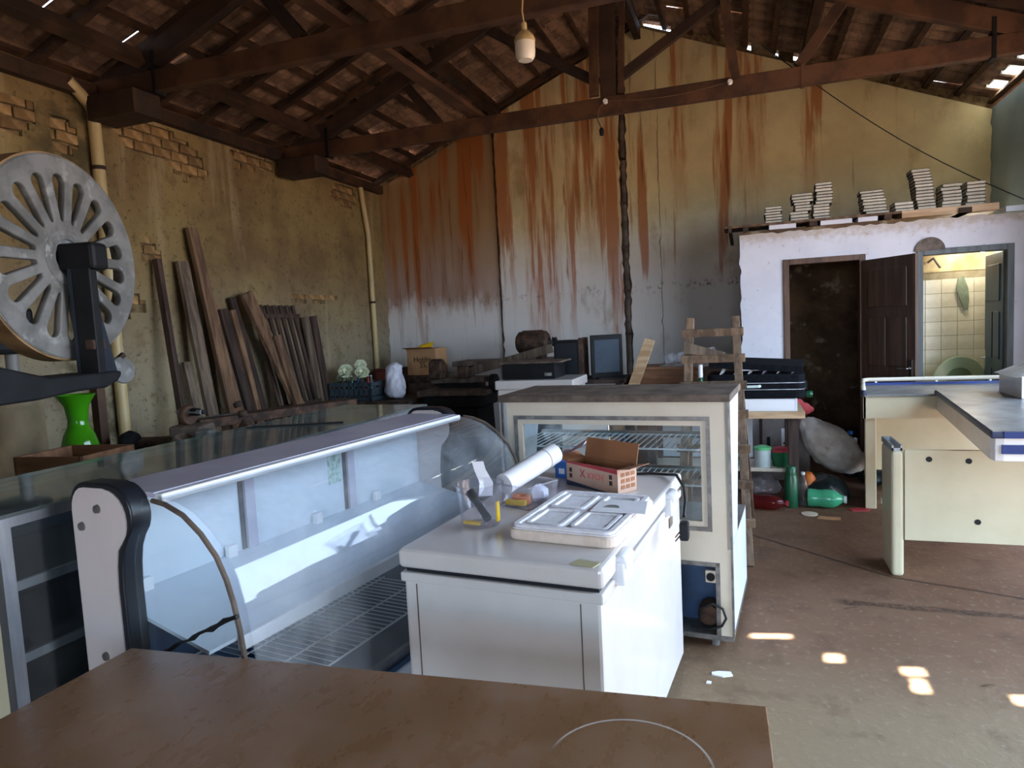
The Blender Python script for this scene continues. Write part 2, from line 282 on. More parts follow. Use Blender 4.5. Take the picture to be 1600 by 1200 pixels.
# ------------------------------------------------------------------ mesh helpers
class MB:
    def __init__(s): s.v = []; s.f = []
    def add(s, vs, fs):
        o = len(s.v); s.v += [tuple(q) for q in vs]; s.f += [tuple(i+o for i in q) for q in fs]; return s
    def box(s, c, d, rz=0, rx=0, ry=0):
        h = Vector(d)/2; mt = Matrix.Rotation(rz, 3, 'Z') @ Matrix.Rotation(ry, 3, 'Y') @ Matrix.Rotation(rx, 3, 'X')
        vs = [Vector(c) + mt @ Vector((x*h.x, y*h.y, z*h.z)) for x in (-1, 1) for y in (-1, 1) for z in (-1, 1)]
        return s.add(vs, [(0, 1, 3, 2), (4, 6, 7, 5), (0, 4, 5, 1), (2, 3, 7, 6), (0, 2, 6, 4), (1, 5, 7, 3)])
    def bb(s, x0, x1, y0, y1, z0, z1): return s.box(((x0+x1)/2, (y0+y1)/2, (z0+z1)/2), (abs(x1-x0), abs(y1-y0), abs(z1-z0)))
    def bar(s, p0, p1, w, h, upv=(0, 0, 1)):
        p0, p1 = Vector(p0), Vector(p1); d = (p1-p0).normalized(); u = Vector(upv)
        sd = d.cross(u)
        if sd.length < 1e-4: sd = d.cross(Vector((0, 1, 0)))
        sd.normalize(); u = sd.cross(d)
        vs = [q + sd*a*w/2 + u*b*h/2 for q in (p0, p1) for a, b in ((-1, -1), (1, -1), (1, 1), (-1, 1))]
        return s.add(vs, [(3, 2, 1, 0), (4, 5, 6, 7), (0, 1, 5, 4), (1, 2, 6, 5), (2, 3, 7, 6), (3, 0, 4, 7)])
    def prism(s, poly, ax, a0, a1):
        def mk(p, a): return {'x': (a, p[0], p[1]), 'y': (p[0], a, p[1]), 'z': (p[0], p[1], a)}[ax]
        n = len(poly); vs = [mk(p, a0) for p in poly] + [mk(p, a1) for p in poly]
        fs = [tuple(range(n)), tuple(range(2*n-1, n-1, -1))] + [(i, (i+1) % n, n+(i+1) % n, n+i) for i in range(n)]
        return s.add(vs, fs)
    def tube(s, pts, r, n=8, closed=False):
        pts = [Vector(q) for q in pts]; N = len(pts); vs = []; prev = None
        for i, q in enumerate(pts):
            a = pts[(i-1) % N] if (closed or i > 0) else q; b = pts[(i+1) % N] if (closed or i < N-1) else q
            d = (b-a).normalized()
            if prev is None:
                u = Vector((0, 0, 1)) if abs(d.z) < .9 else Vector((1, 0, 0))
            else: u = prev
            u = (u - d*u.dot(d)).normalized(); w = d.cross(u); prev = u
            rr = r[i] if isinstance(r, (list, tuple)) else r
            vs += [q + (u*math.cos(k*2*math.pi/n) + w*math.sin(k*2*math.pi/n))*rr for k in range(n)]
        fs = []
        for i in range(N if closed else N-1):
            j = (i+1) % N
            fs += [(i*n+k, i*n+(k+1) % n, j*n+(k+1) % n, j*n+k) for k in range(n)]
        if not closed: fs += [tuple(range(n-1, -1, -1)), tuple(range((N-1)*n, N*n))]
        return s.add(vs, fs)
    def lathe(s, prof, c=(0, 0, 0), n=20, axis=(0, 0, 1), cap=True):
        ax = Vector(axis).normalized(); q = Vector((0, 0, 1)).rotation_difference(ax).to_matrix(); c = Vector(c)
        vs = []
        for r, z in prof: vs += [c + q @ Vector((r*math.cos(2*math.pi*k/n), r*math.sin(2*math.pi*k/n), z)) for k in range(n)]
        fs = [(i*n+k, i*n+(k+1) % n, (i+1)*n+(k+1) % n, (i+1)*n+k) for i in range(len(prof)-1) for k in range(n)]
        if cap:
            fs.append(tuple(range(n-1, -1, -1))); fs.append(tuple(range((len(prof)-1)*n, len(prof)*n)))
        return s.add(vs, fs)
    def sheet(s, A, B, th):
        """thick strip between two polylines, thickened along its own normal"""
        A = [Vector(q) for q in A]; B = [Vector(q) for q in B]; n = len(A); vs = []
        for sg in (-.5, .5):
            for i in range(n):
                a = A[max(i-1, 0)]; b = A[min(i+1, n-1)]
                nm = (b-a).cross(B[i]-A[i]).normalized()*th*sg
                vs += [A[i]+nm, B[i]+nm]
        o = 2*n; fs = []
        for i in range(n-1):
            fs += [(2*i, 2*i+1, 2*i+3, 2*i+2), (o+2*i, o+2*i+2, o+2*i+3, o+2*i+1), (2*i, 2*i+2, o+2*i+2, o+2*i), (2*i+1, o+2*i+1, o+2*i+3, 2*i+3)]
        fs += [(0, o, o+1, 1), (2*n-2, 2*n-1, o+2*n-1, o+2*n-2)]
        return s.add(vs, fs)
    def mesh(s, name, smooth=False):
        me = bpy.data.meshes.new(name); me.from_pydata(s.v, [], s.f); bm = bmesh.new(); bm.from_mesh(me)
        bmesh.ops.recalc_face_normals(bm, faces=bm.faces); bm.to_mesh(me); bm.free()
        if smooth:
            me.polygons.foreach_set('use_smooth', [True]*len(me.polygons)); me.set_sharp_from_angle(angle=R(40))
        return me
    def build(s, name, mat, parent=None, bev=0, smooth=False, seg=2):
        me = s.mesh(name, smooth); me.materials.append(mat)
        o = bpy.data.objects.new(name, me); C.objects.link(o)
        if parent is not None: o.parent = parent
        if bev:
            b = o.modifiers.new('bevel', 'BEVEL'); b.width = bev; b.segments = seg; b.limit_method = 'ANGLE'; b.angle_limit = R(35)
        return o
def tag(o, label=None, cat=None, group=None, kind=None):
    if label: o['label'] = label
    if cat: o['category'] = cat
    if group: o['group'] = group
    if kind: o['kind'] = kind
    return o
def thing(name, label, cat, loc=(0, 0, 0), rz=0, group=None):
    o = bpy.data.objects.new(name, None); C.objects.link(o); o.location = loc; o.rotation_euler = (0, 0, rz); o.empty_display_size = .1
    return tag(o, label, cat, group)
def struct(o): o['kind'] = 'structure'; return o
def sroot(name):
    o = bpy.data.objects.new(name, None); C.objects.link(o); o['kind'] = 'structure'; return o
def inst(name, me, parent, mat4):
    o = bpy.data.objects.new(name, me); C.objects.link(o)
    if parent is not None: o.parent = parent
    o.matrix_local = mat4; return o
def arc(cx, cy, r, a0, a1, n): return [(cx+r*math.cos(R(a0+(a1-a0)*i/n)), cy+r*math.sin(R(a0+(a1-a0)*i/n))) for i in range(n+1)]
def rrect(x0, x1, y0, y1, r, n=5):
    return arc(x1-r, y0+r, r, -90, 0, n)+arc(x1-r, y1-r, r, 0, 90, n)+arc(x0+r, y1-r, r, 90, 180, n)+arc(x0+r, y0+r, r, 180, 270, n)
ORD = ['topmost', 'second', 'third', 'fourth', 'fifth', 'sixth', 'seventh', 'eighth', 'ninth', 'tenth', 'eleventh', 'twelfth', 'thirteenth', 'fourteenth']
# ------------------------------------------------------------------ setting
XL, XR, YB, YF = -4.9, 2.55, 8.8, -3.0
XC = (XL+XR)/2
def zp(x): return 3.66 + .41*min(x-XL, XR-x)
ZR = zp(XC); TH = math.atan(.41)
struct(MB().bb(-5.1, 2.75, -3.2, 9.1, -.12, 0).build('floor', M['floor']))
struct(MB().bb(-40, 45, -40, 45, -.3, -.13).build('ground', M['soil']))

# left wall: render with fallen patches that show the bricks
def in_patch(y, z):
    for (cy, cz, ry, rz_) in PATCH:
        w = .18*math.sin(y*17+z*9)+.14*math.sin(z*31-y*11)
        if ((y-cy)/ry)**2+((z-cz)/rz_)**2 < 1+w: return True
    return False
PATCH = [(3.45, 3.30, .36, .15), (4.0, 3.22, .12, .14), (4.85, 3.38, .45, .14), (5.25, 3.24, .22, .13), (6.15, 3.46, .38, .09), (7.9, 3.4, .3, .16), (4.35, 1.95, .25, .12), (4.7, 2.4, .12, .1), (7.05, 2.05, .5, .05)]
ce = sroot('ceiling')
wl = struct(MB().bb(-5.12, -4.935, -3.2, 9.05, 0, 3.64).build('wall_left', M['mortar']))
g = .055; ny = int(12.2/g); nz_ = int(3.64/g); vs = {}; fs = []
mb = MB()
def vid(i, j):
    if (i, j) not in vs:
        vs[(i, j)] = len(mb.v); mb.v.append((0, -3.2+i*g, j*g if j < nz_ else 3.64))
    return vs[(i, j)]
for i in range(ny):
    for j in range(nz_):
        y, z = -3.2+(i+.5)*g, (j+.5)*g
        if y > 2 and in_patch(y, z): continue
        mb.f.append((vid(i, j), vid(i+1, j), vid(i+1, j+1), vid(i, j+1)))
pl_ = mb.build('plaster', M['render'], wl); pl_.location.x = -4.9
sd = pl_.modifiers.new('solid', 'SOLIDIFY'); sd.thickness = .035; sd.offset = 0; pl_.location.x = -4.9175
bev = MB(); bev.box((0, 0, 0), (.03, .19, .075)); bm_ = bev.mesh('brick')
bmm = bmesh.new(); bmm.from_mesh(bm_); bmesh.ops.bevel(bmm, geom=list(bmm.edges), offset=.006, segments=1, affect='EDGES'); bmm.to_mesh(bm_); bmm.free(); bm_.materials.append(M['brick'])
nb = 0
for row in range(22, 42):
    z = .045+row*.088
    for k in range(-2, 62):
        y = 2.4+k*.205+(row % 2)*.1
        if z < 3.6 and any(in_patch(y+a, z+b) for a in (-.06, 0, .06) for b in (-.02, .02)):
            inst('brick', bm_, wl, Matrix.Translation((-4.924+random.uniform(-.006, .008), y, z)) @ Matrix.Rotation(random.uniform(-.04, .04), 4, 'X')); nb += 1
MB().bb(-4.98, -4.82, 4.5, 6.58, 3.55, 3.66).build('wall_plate', M['rafter'], ce)
MB().bb(-4.98, -4.82, 6.78, 8.8, 3.55, 3.66).build('wall_plate', M['rafter'], ce)
MB().bb(-4.98, -4.82, -3, 4.26, 3.55, 3.66).build('wall_plate', M['rafter'], ce)

# gable wall behind: dark base and plaster slabs with broken edges
def jag(x, z0, z1, amp, seed):
    rr = random.Random(seed); n = int((z1-z0)/.07); return [(x+rr.uniform(-amp, amp)*(1 if rr.random() < .5 else .25), z0+(z1-z0)*i/n) for i in range(n+1)]
wb = sroot('wall_back')
notch = [(-1.12, -.78), (.09, .14), (.40, .44), (.60, .66), (-1.75, -1.70)]
top = []
xs = sorted({XL-.1, XR+.1, XC} | {a for q in notch for a in q})
for a, b in zip(xs[:-1], xs[1:]):
    o = .045 if any(q[0] <= (a+b)/2 <= q[1] for q in notch) else .15
    top += [(a, zp(a)+o), (b, zp(b)+o)]
MB().prism([(XL-.1, 0)]+top+[(XR+.1, 0)], 'y', 8.88, 9.02).build('masonry', M['mortar'], wb)
def slab(x0, x1, y0, mat, amp, s0, s1, name='plaster_panel', zb=0):
    l = jag(x0, zb, zp(x0)-.02, amp, s0); r = jag(x1, zb, zp(x1)-.02, amp, s1)
    mid = [(XC, ZR-.02)] if x0 < XC < x1 else []
    poly = l+mid+list(reversed(r))
    return MB().prism(poly, 'y', y0, 8.9).build(name, mat, wb)
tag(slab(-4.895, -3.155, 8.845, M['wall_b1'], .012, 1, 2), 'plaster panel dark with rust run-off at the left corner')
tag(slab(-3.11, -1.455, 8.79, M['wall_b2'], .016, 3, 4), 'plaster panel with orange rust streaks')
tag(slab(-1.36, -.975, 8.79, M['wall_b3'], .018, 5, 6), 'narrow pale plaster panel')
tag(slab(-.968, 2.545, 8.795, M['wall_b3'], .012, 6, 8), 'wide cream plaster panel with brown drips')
mbp = MB(); mbp.lathe([(.045, 0), (.045, 5.0)], (-1.408, 8.845, 0), 10)
tag(mbp.build('drain_pipe', M['dust'], wb, smooth=True), 'grey pipe in the wall groove')
for z in (1.4, 1.95, 2.5, 3.05, 3.6, 4.2): MB().bb(-1.47, -1.35, 8.8, 8.86, z, z+.035).build('pipe_clip', M['iron_rust'], wb)
# walls at the right and behind the camera, each with a gateway
wr = sroot('wall_right')
def wpiece(p, *b): return MB().bb(*b).build('wall_section', M['greywash'], p)
wpiece(wr, XR, XR+.14, GATE_R[1], 9.05, 0, 3.66); wpiece(wr, XR, XR+.14, -3.2, GATE_R[0], 0, 3.66); wpiece(wr, XR, XR+.14, GATE_R[0], GATE_R[1], GATE_R[2], 3.66)
wf = sroot('wall_front')
wpiece(wf, XL-.1, GATE_F[0], YF-.16, YF, 0, 3.66); wpiece(wf, GATE_F[1], XR+.14, YF-.16, YF, 0, 3.66)
MB().prism([(GATE_F[0], GATE_F[2]), (GATE_F[0], 3.66), (XL-.1, 3.66), (XC, ZR+.09), (XR+.14, 3.66), (GATE_F[1], 3.66), (GATE_F[1], GATE_F[2])], 'y', YF-.16, YF).build('wall_section', M['greywash'], wf)

# ------------------------------------------------------------------ roof: rafters, battens, tiles
L = 4.0
def slope_mat(side):
    # local x up the slope, local y along the eaves, local z outwards
    s = 1 if side == 'l' else -1
    ex = Vector((s*math.cos(TH), 0, math.sin(TH))); ez = Vector((-s*math.sin(TH), 0, math.cos(TH))); ey = ez.cross(ex)
    q = Matrix((ex, ey, ez)).transposed().to_4x4(); q.translation = (XL if s > 0 else XR, 0, 3.66); return q
raft = MB().box((2.0, 0, .03), (4.62, .06, .06)).mesh('rafter'); raft.materials.append(M['rafter'])
batt = MB().box((0, 0, 0), (.055, 12.0, .036)).mesh('batten'); batt.materials.append(M['batten'])
def tile_mesh(w, ln, name):
    prof = [(-.5, .022), (-.44, .036), (-.36, .04), (-.28, .03), (-.22, .008), (-.1, .0), (.05, .006), (.2, 0), (.36, 0), (.44, .012), (.5, .026)]
    mb = MB(); n = len(prof)
    vs = []
    for x, dz in ((0, .034), (ln, .004)):
        for k in (0, .013):
            vs += [(x, a*w, b+dz+k) for a, b in prof]
    fs = []
    for i in range(n-1):
        fs += [(i, i+1, 2*n+i+1, 2*n+i), (n+i, 3*n+i, 3*n+i+1, n+i+1), (i, n+i, n+i+1, i+1), (2*n+i, 2*n+i+1, 3*n+i+1, 3*n+i)]
    fs += [(0, 2*n, 3*n, n), (n-1, 2*n-1, 4*n-1, 3*n-1)]
    mb.add(vs, fs); me = mb.mesh(name); me.materials.append(M['tile']); return me
TW, TE, TL = .215, .335, .40
tm = tile_mesh(.228, TL, 'roof_tile'); tmn = tile_mesh(.15, TL, 'roof_tile'); tms = tile_mesh(.09, .18, 'roof_tile')
tmg = tile_mesh(.228, .20, 'roof_tile'); tmg.materials.clear(); tmg.materials.append(M['tile_glass']); tmu = tile_mesh(.228, .25, 'roof_tile')
cells = []
SHELF = [(-1.66, 1.66, .06, .2, .77), (-1.63, 1.86, .07, .2, .77), (-1.60, 2.06, .07, .2, .77), (-1.57, 2.26, .05, .15, .77)]
holes = {}
SPOTS = [(.07, 3.46, .24, .075, 0), (.375, 3.32, .16, .085, 0), (.56, 3.24, .32, .07, 0), (.46, 3.285, .2, .06, 0), (.63, 3.18, .14, .12, 0), (1.06, 3.09, .14, .085, 0)]
MR = slope_mat('r'); ML = slope_mat('l')
for x, y, ln, w_, z0 in SPOTS:
    for side, mt in (('r', MR), ('l', ML)):
        o, nrm = mt.translation, mt.col[2].xyz
        tpar = (o+nrm*.12-Vector((x, y, z0))).dot(nrm)/SUN.dot(nrm)
        pt = Vector((x, y, z0))+SUN*tpar; lc = mt.inverted() @ pt
        if 0 < lc.x < L: holes[(side, round(lc.x, 3), round(lc.y, 3))] = (ln, w_)
tiles_near = []; rest = MB()
def put_tile(side, mt, me, lx, ly, dz=0.0, yaw=0, tilt=0, mesh_kind='n'):
    tiles_near.append((side, me, mt @ Matrix.Translation((lx, ly, .088+dz)) @ Matrix.Rotation(yaw, 4, 'Z') @ Matrix.Rotation(tilt, 4, 'Y')))
for side, mt in (('l', ML), ('r', MR)):
    sg = 1 if side == 'l' else -1     # local y runs along world y on the left slope, against it on the right
    for k in range(0, 18):
        yy = -3+.55*k+.2
        if yy > 8.7: break
        inst('rafter', raft, ce, mt @ Matrix.Translation((0, yy if sg > 0 else yy*mt.col[1].y, 0)))
    inst('rafter', raft, ce, mt @ Matrix.Translation((0, 8.735*mt.col[1].y, 0))) if side == 'l' else None
    for i in range(-1, 13):
        inst('batten', batt, ce, mt @ Matrix.Translation((i*TE+.36, 2.92*mt.col[1].y, .073)))
    ysign = mt.col[1].y
    for i in range(-1, 12):
        for j in range(58):
            wy = -3.1+j*TW
            if wy > 8.97: break
            ly = wy*ysign
            hit = [h for h in holes if h[0] == side and i*TE+.05 <= h[1] < (i+1)*TE+.05 and abs(h[2]-ly) < TW/2]
            rr = random.random()
            me = tm
            if side == 'r' and i == 0 and (7.62 < wy < 7.83 or 8.05 < wy < 8.26 or 8.5 < wy < 8.71): me = tmg
            if hit:
                h = hit[0]; ln, w = holes[h]; w = min(w, TW-.02); h = (h[0], h[1], max(min(h[2], ly+(TW-w)/2-.005), ly-(TW-w)/2+.005))
                # a slipped, broken tile beside its neighbour leaves a short slit
                off = h[2]-ly
                lo, hi = h[1]-ln*.5, h[1]+ln*.5
                base = i*TE-.02
                mbx = [(base, lo, None), (hi, base+TL, None), (lo, hi, 1)]
                q = MB()
                for a, b, fl in mbx:
                    if b-a < .02: continue
                    if fl is None: q.box(((a+b)/2, ly, .12), (b-a, TW+.01, .016))
                    else:
                        q.box(((a+b)/2, (ly-TW/2+h[2]-w/2)/2, .12), (b-a+.02, max(h[2]-w/2-ly+TW/2, .01), .016))
                        q.box(((a+b)/2, (ly+TW/2+h[2]+w/2)/2, .12), (b-a+.02, max(-h[2]-w/2+ly+TW/2, .01), .016))
                hm = q.mesh('broken_roof_tile'); hm.materials.append(M['tile'])
                inst('broken_roof_tile', hm, ce, mt); continue
            if me is tmg: put_tile(side, mt, tmu, i*TE+.15, ly)
            put_tile(side, mt, me, i*TE-.03, ly, (.03 if side == 'l' and i == 1 and (3.3 < wy < 3.7 or 3.85 < wy < 4.3 or 4.75 < wy < 5.0) else .03 if side == 'l' and i < 3 and wy > 7.5 and rr < .25 else .018 if rr < .06 else 0), random.uniform(-.012, .012), -(.02 if rr < .1 else 0))
def tscore(q):
    p = proj(q[2].translation + q[2].to_3x3() @ Vector((.2, 0, 0)))
    if p is None or not (-60 < p[0] < 1660 and -60 < p[1] < 420): return 0
    return 1/p[2]
tiles_near.sort(key=tscore, reverse=True)
for k, (side, me, mt) in enumerate(tiles_near):
    if k < 280 or me in (tmg, tmu): inst('roof_tile', me, ce, mt)
    else: rest.add([mt @ v.co for v in me.vertices], [tuple(p.vertices) for p in me.polygons])
tag(rest.build('roof_tile_field', M['tile'], ce), kind='stuff')
MB().prism([(XC-.16, ZR+.05), (XC, ZR+.14), (XC+.16, ZR+.05), (XC+.16, ZR+.09), (XC, ZR+.19), (XC-.16, ZR+.09)], 'y', -3.2, 8.7).build('ridge_cap', M['tile'], ce)
MB().bb(XC-.04, XC+.04, -3, 8.8, ZR-.17, ZR-.02).build('ridge_beam', M['wood_dark'], ce)
for y0, y1 in ((-3, 1.98), (2.08, 4.3), (4.4, 6.62), (6.72, 8.85)):
    for x in (-4.4, -3.02, .7):
        s = 1 if x < XC else -1
        mb = MB(); mb.box((x, (y0+y1)/2, zp(x)-.062), (.085, y1-y0, .115), ry=-TH*s); mb.build('purlin', M['wood_red'] if x in (.7,) else M['rafter'], ce, bev=.004)

# ------------------------------------------------------------------ trusses
def truss(Y, label, details):
    t = thing('roof_truss', label, 'roof truss', (XC, Y, 3.55), 0, 'timber trusses across the room')
    def P(x, z): return (x-XC, 0, z-3.55)
    T = M['wood_dark']; hw = XR-XC
    MB().bb(-hw-.05, hw+.05, -.045, .045, 0, .16).build('tie_beam', M['wood_red'], t, bev=.006)
    for s in (-1, 1):
        xe = XL if s < 0 else XR
        mb = MB(); n = Vector((s*math.sin(TH), 0, math.cos(TH)))
        a = Vector((xe-XC+.02*s, 0, 3.66-3.55)); b = Vector((-.05*-s*-1, 0, ZR-3.55-.02)); b.x = .04*s
        mb.bar(tuple(a-n*.085), tuple(b-n*.085), .085, .165, tuple(n)); mb.build('principal_rafter', T if s < 0 else M['wood_red'], t, bev=.006)
        x0, x1 = (XL-.02, XL+.56) if s < 0 else (XR-.2, XR+.02)
        MB().bb(x0-XC+(.1 if s < 0 else 0), x1-XC, -.2, .06, -.19, -.005).build('corbel', T, t, bev=.006)
        xs_ = xe - s*.62
        MB().bb(xs_-.014-XC, xs_+.014-XC, -.055, .055, -.02, .3).build('iron_strap', M['iron_dark'], t)
        xa, xb = ((-3.3, -2.95) if s < 0 else (.84, .49))
        MB().bar(P(xa, zp(xa)-.17), P(xb, 3.72), .06, .09, (1, 0, 0)).build('strut', T if s < 0 else M['wood_red'], t)
        xa, xb = (-2.35, -1.27) if s < 0 else (0.05, -1.1)
        MB().bar(P(xa, zp(xa)-.17), P(xb, 3.86), .065, .085, (1, 0, 0)).build('brace', T, t)
    MB().bb(-.075, .075, -.05, .05, .16, ZR-3.55-.2).build('king_post', T, t, bev=.006)
    if details:
        MB().bar((-.13, -.07, .17), (-.1, -.07, 1.15), .035, .09, (1, 0, 0)).build('cleat_board', M['wood_red'], t)
        MB().bar((.12, -.03, .17), (.16, -.03, 1.1), .05, .05, (1, 0, 0)).build('cleat_board', M['wood_red'], t)
        MB().bar((XC*-1-.03, -.06, .13), (XC*-1-.13, -.06, 1.0), .03, .075, (1, 0, 0)).build('hanger_board', M['wood_red'], t)
        MB().box((XC*-1+.52, 0, .085), (.03, .1, .18)).build('iron_strap', M['wood_red'], t)
    return t
truss(6.67, 'dark timber roof truss farther away with king post and diagonal braces', True)
truss(4.35, 'dark timber roof truss nearer to the viewer, light bulb hanging before it', False)
truss(2.03, 'dark timber roof truss overhead at the top left edge', False)
tag(MB().bar((-2.66, 2.0, 3.735), (-2.52, 6.74, 3.735), .13, .045).build('loose_board', M['wood_red']), 'long reddish board lying across the tie beams of the two trusses', 'board')

# ------------------------------------------------------------------ white washroom box at the back right
PY = 7.4
pt = sroot('wall_partition'); ww = M['whitewash']
D1 = (.43, 1.06, 2.06); D2 = (1.6, 2.27, 2.06)
def wsec(*b, mat=ww, name='wall_section'): return MB().bb(*b).build(name, mat, pt)
l = jag(-.03, 0, 2.39, .012, 21)
rr_ = random.Random(5); tp = [(-.03+2.58*i/50, 2.39+rr_.uniform(-.012, .008)) for i in range(1, 51)]
poly = l+tp+[(XR, 0), (D2[1]+.03, 0), (D2[1]+.03, D2[2]+.03), (D2[0]-.03, D2[2]+.03), (D2[0]-.03, 0), (D1[1]+.03, 0), (D1[1]+.03, D1[2]+.03), (D1[0]-.03, D1[2]+.03), (D1[0]-.03, 0)]
MB().prism(poly, 'y', PY, PY+.13).build('plaster_front', ww, pt)
wsec(-.03, .09, PY+.13, 8.79, 0, 2.38, mat=M['dirty_plaster']); wsec(1.32, 1.44, PY+.13, 8.79, 0, 2.38, mat=M['dirty_plaster'])
MB().bb(.09, 1.32, 8.74, 8.79, 0, 2.38).build('plaster_back', M['dirty_plaster'], pt)
MB().bb(-.03, 1.44, PY+.02, 8.79, 2.385, 2.42).build('slab', M['dirty_plaster'], pt)
mbx = MB().prism(arc(0, 0, .125, 0, 180, 14), 'y', -.012, .01); hd = mbx.build('plaster_patch', M['dust'], pt); hd.location = (1.655, PY-.012, 2.10)
tag(hd, 'half-round brown patch above the washroom door')
def frame(d, mat, n):
    f = MB(); f.bb(d[0]-.055, d[0], PY-.02, PY+.13, 0, d[2]+.055); f.bb(d[1], d[1]+.055, PY-.02, PY+.13, 0, d[2]+.055); f.bb(d[0], d[1], PY-.02, PY+.13, d[2], d[2]+.055)
    return struct(f.build(n, mat, None, bev=.005))
def leaf(parent, w, h, mat):
    MB().bb(0, w, -.016, .016, .01, h).build('leaf', mat, parent)
    for x0, x1, z0, z1 in ((.09, w/2-.02, .12, .95), (w/2+.02, w-.09, .12, .95), (.09, w/2-.02, 1.05, h-.55), (w/2+.02, w-.09, 1.05, h-.55), (.09, w-.09, h-.45, h-.1)):
        for s in (-1, 1):
            MB().bb(x0, x1, s*.016, s*.026, z0, z1).build('panel', mat, parent, bev=.007)
    for s in (-1, 1):
        hn = MB(); hn.bb(w-.065, w-.035, s*.016, s*.024, .92, 1.12); hn.tube([(w-.05, s*.02, 1.04), (w-.05, s*.06, 1.04), (w-.15, s*.062, 1.04)], .008)
        hn.build('handle', M['chrome'], parent, smooth=True)
d1 = frame(D1, M['frame_wood'], 'door_1')
lf = bpy.data.objects.new('door_leaf', None); C.objects.link(lf); lf.parent = d1; lf.location = (D1[1]+.03, PY-.03, 0); lf.rotation_euler = (0, 0, R(-57))
leaf(lf, .63, 2.05, M['door_wood'])
d2 = frame(D2, M['frame_grey'], 'door_2')
lf = bpy.data.objects.new('door_leaf', None); C.objects.link(lf); lf.parent = d2; lf.location = (D2[1]+.005, PY+.06, 0); lf.rotation_euler = (0, 0, R(86.5))
leaf(lf, .62, 2.05, M['leaf_blue'])
# washroom tiles, one by one on the back wall
tw_ = sroot('wall_washroom')
MB().bb(1.44, 2.55, 8.73, 8.79, 0, 2.6).build('plaster', M['grout'], tw_)
wt = MB().box((0, 0, 0), (.152, .012, .152)); wtm = wt.mesh('wall_tile'); bq = bmesh.new(); bq.from_mesh(wtm); bmesh.ops.bevel(bq, geom=list(bq.edges), offset=.002, segments=1, affect='EDGES'); bq.to_mesh(wtm); bq.free(); wtm.materials.append(M['wtile'])
for r_ in range(12):
    for c_ in range(7): inst('wall_tile', wtm, tw_, Matrix.Translation((1.52+c_*.1555, 8.727, .08+r_*.1555)))
for r_ in range(12):
    for c_ in range(7): inst('wall_tile', wtm, tw_, Matrix.Translation((1.447, 7.62+c_*.1555, .08+r_*.1555)) @ Matrix.Rotation(R(90), 4, 'Z'))
    for c_ in range(7): inst('wall_tile', wtm, tw_, Matrix.Translation((2.543, 7.62+c_*.1555, .08+r_*.1555)) @ Matrix.Rotation(R(90), 4, 'Z'))
MB().bb(1.44, 2.55, 8.722, 8.732, 1.95, 2.6).build('upper_plaster', pm('washroom_yellow_plaster', '#d8c9a0', '#b89a66', 3, rough=.9), tw_)
# ------------------------------------------------------------------ brown table in the foreground
t = thing('table', 'brown laminate table in the foreground with a ring stain on its top', 'table', (-.8, 1.0, 0))
poly = [(-1.654, 1.394), (.029, 1.504), (.06, .70), (-1.66, .60)]
tb = MB().prism([(x, y) for x, y in poly], 'z', .722, .75).build('table_top', M['table'], t, bev=.003); tb.location = (.8, -1.0, 0)
MB().prism([(x*.985-.012, y*.985+.015) for x, y in poly], 'z', .66, .722).build('apron', M['table_edge'], t).location = (.8, -1.0, 0)
for x, y in ((-1.57, 1.3), (-.06, 1.4), (-.04, .78), (-1.57, .69)): MB().bb(x-.03+.8, x+.03+.8, y-1.03, y-.97, 0, .66).build('leg', M['table_edge'], t, bev=.004)

# ------------------------------------------------------------------ chest freezer
t = thing('chest_freezer', 'white chest freezer in the middle with boxes and tubs on its lid', 'freezer', (-1.08, 1.908, 0), R(-5))
FW, FD, FH = .69, 1.27, .9; WE = M['white_enamel']
MB().bb(.012, FW-.012, .012, FD-.01, .05, .80).build('body', WE, t, bev=.012)
MB().bb(.004, FW-.004, .004, FD-.004, .79, .822).build('rim', WE, t, bev=.006)
MB().bb(.02, FW-.02, .02, FD-.02, .82, .837).build('gasket', M['black_satin'], t)
lid = MB().bb(0, FW, 0, FD, .836, FH).build('lid', WE, t, bev=.016, seg=3)
for y in (.19, .95):
    h = MB(); h.bb(FW-.03, FW+.026, y-.055, y+.055, .80, .875); h.tube([(FW+.008, y-.05, .868), (FW+.008, y+.05, .868)], .028, 10); h.build('hinge', M['white'], t, bev=.008, smooth=True)
for x in (.06, FW-.075): MB().bb(x-.0015, x+.0015, .009, .013, .06, .785).build('panel_seam', M['dust'], t)
MB().bb(FW-.012, FW-.008, 1.0, 1.07, .72, .76).build('badge', M['dust'], t)
MB().bb(.05, FW-.05, .05, FD-.05, 0, .05).build('plinth', M['black'], t)
tag(MB().box((-.45, 1.884, .9015), (.072, .045, .002), rz=R(-18)).build('tape_strip', pm('old_tape', '#b9b088', None, rough=.5)), 'yellowed strip of tape stuck to the front corner of the freezer lid', 'tape')

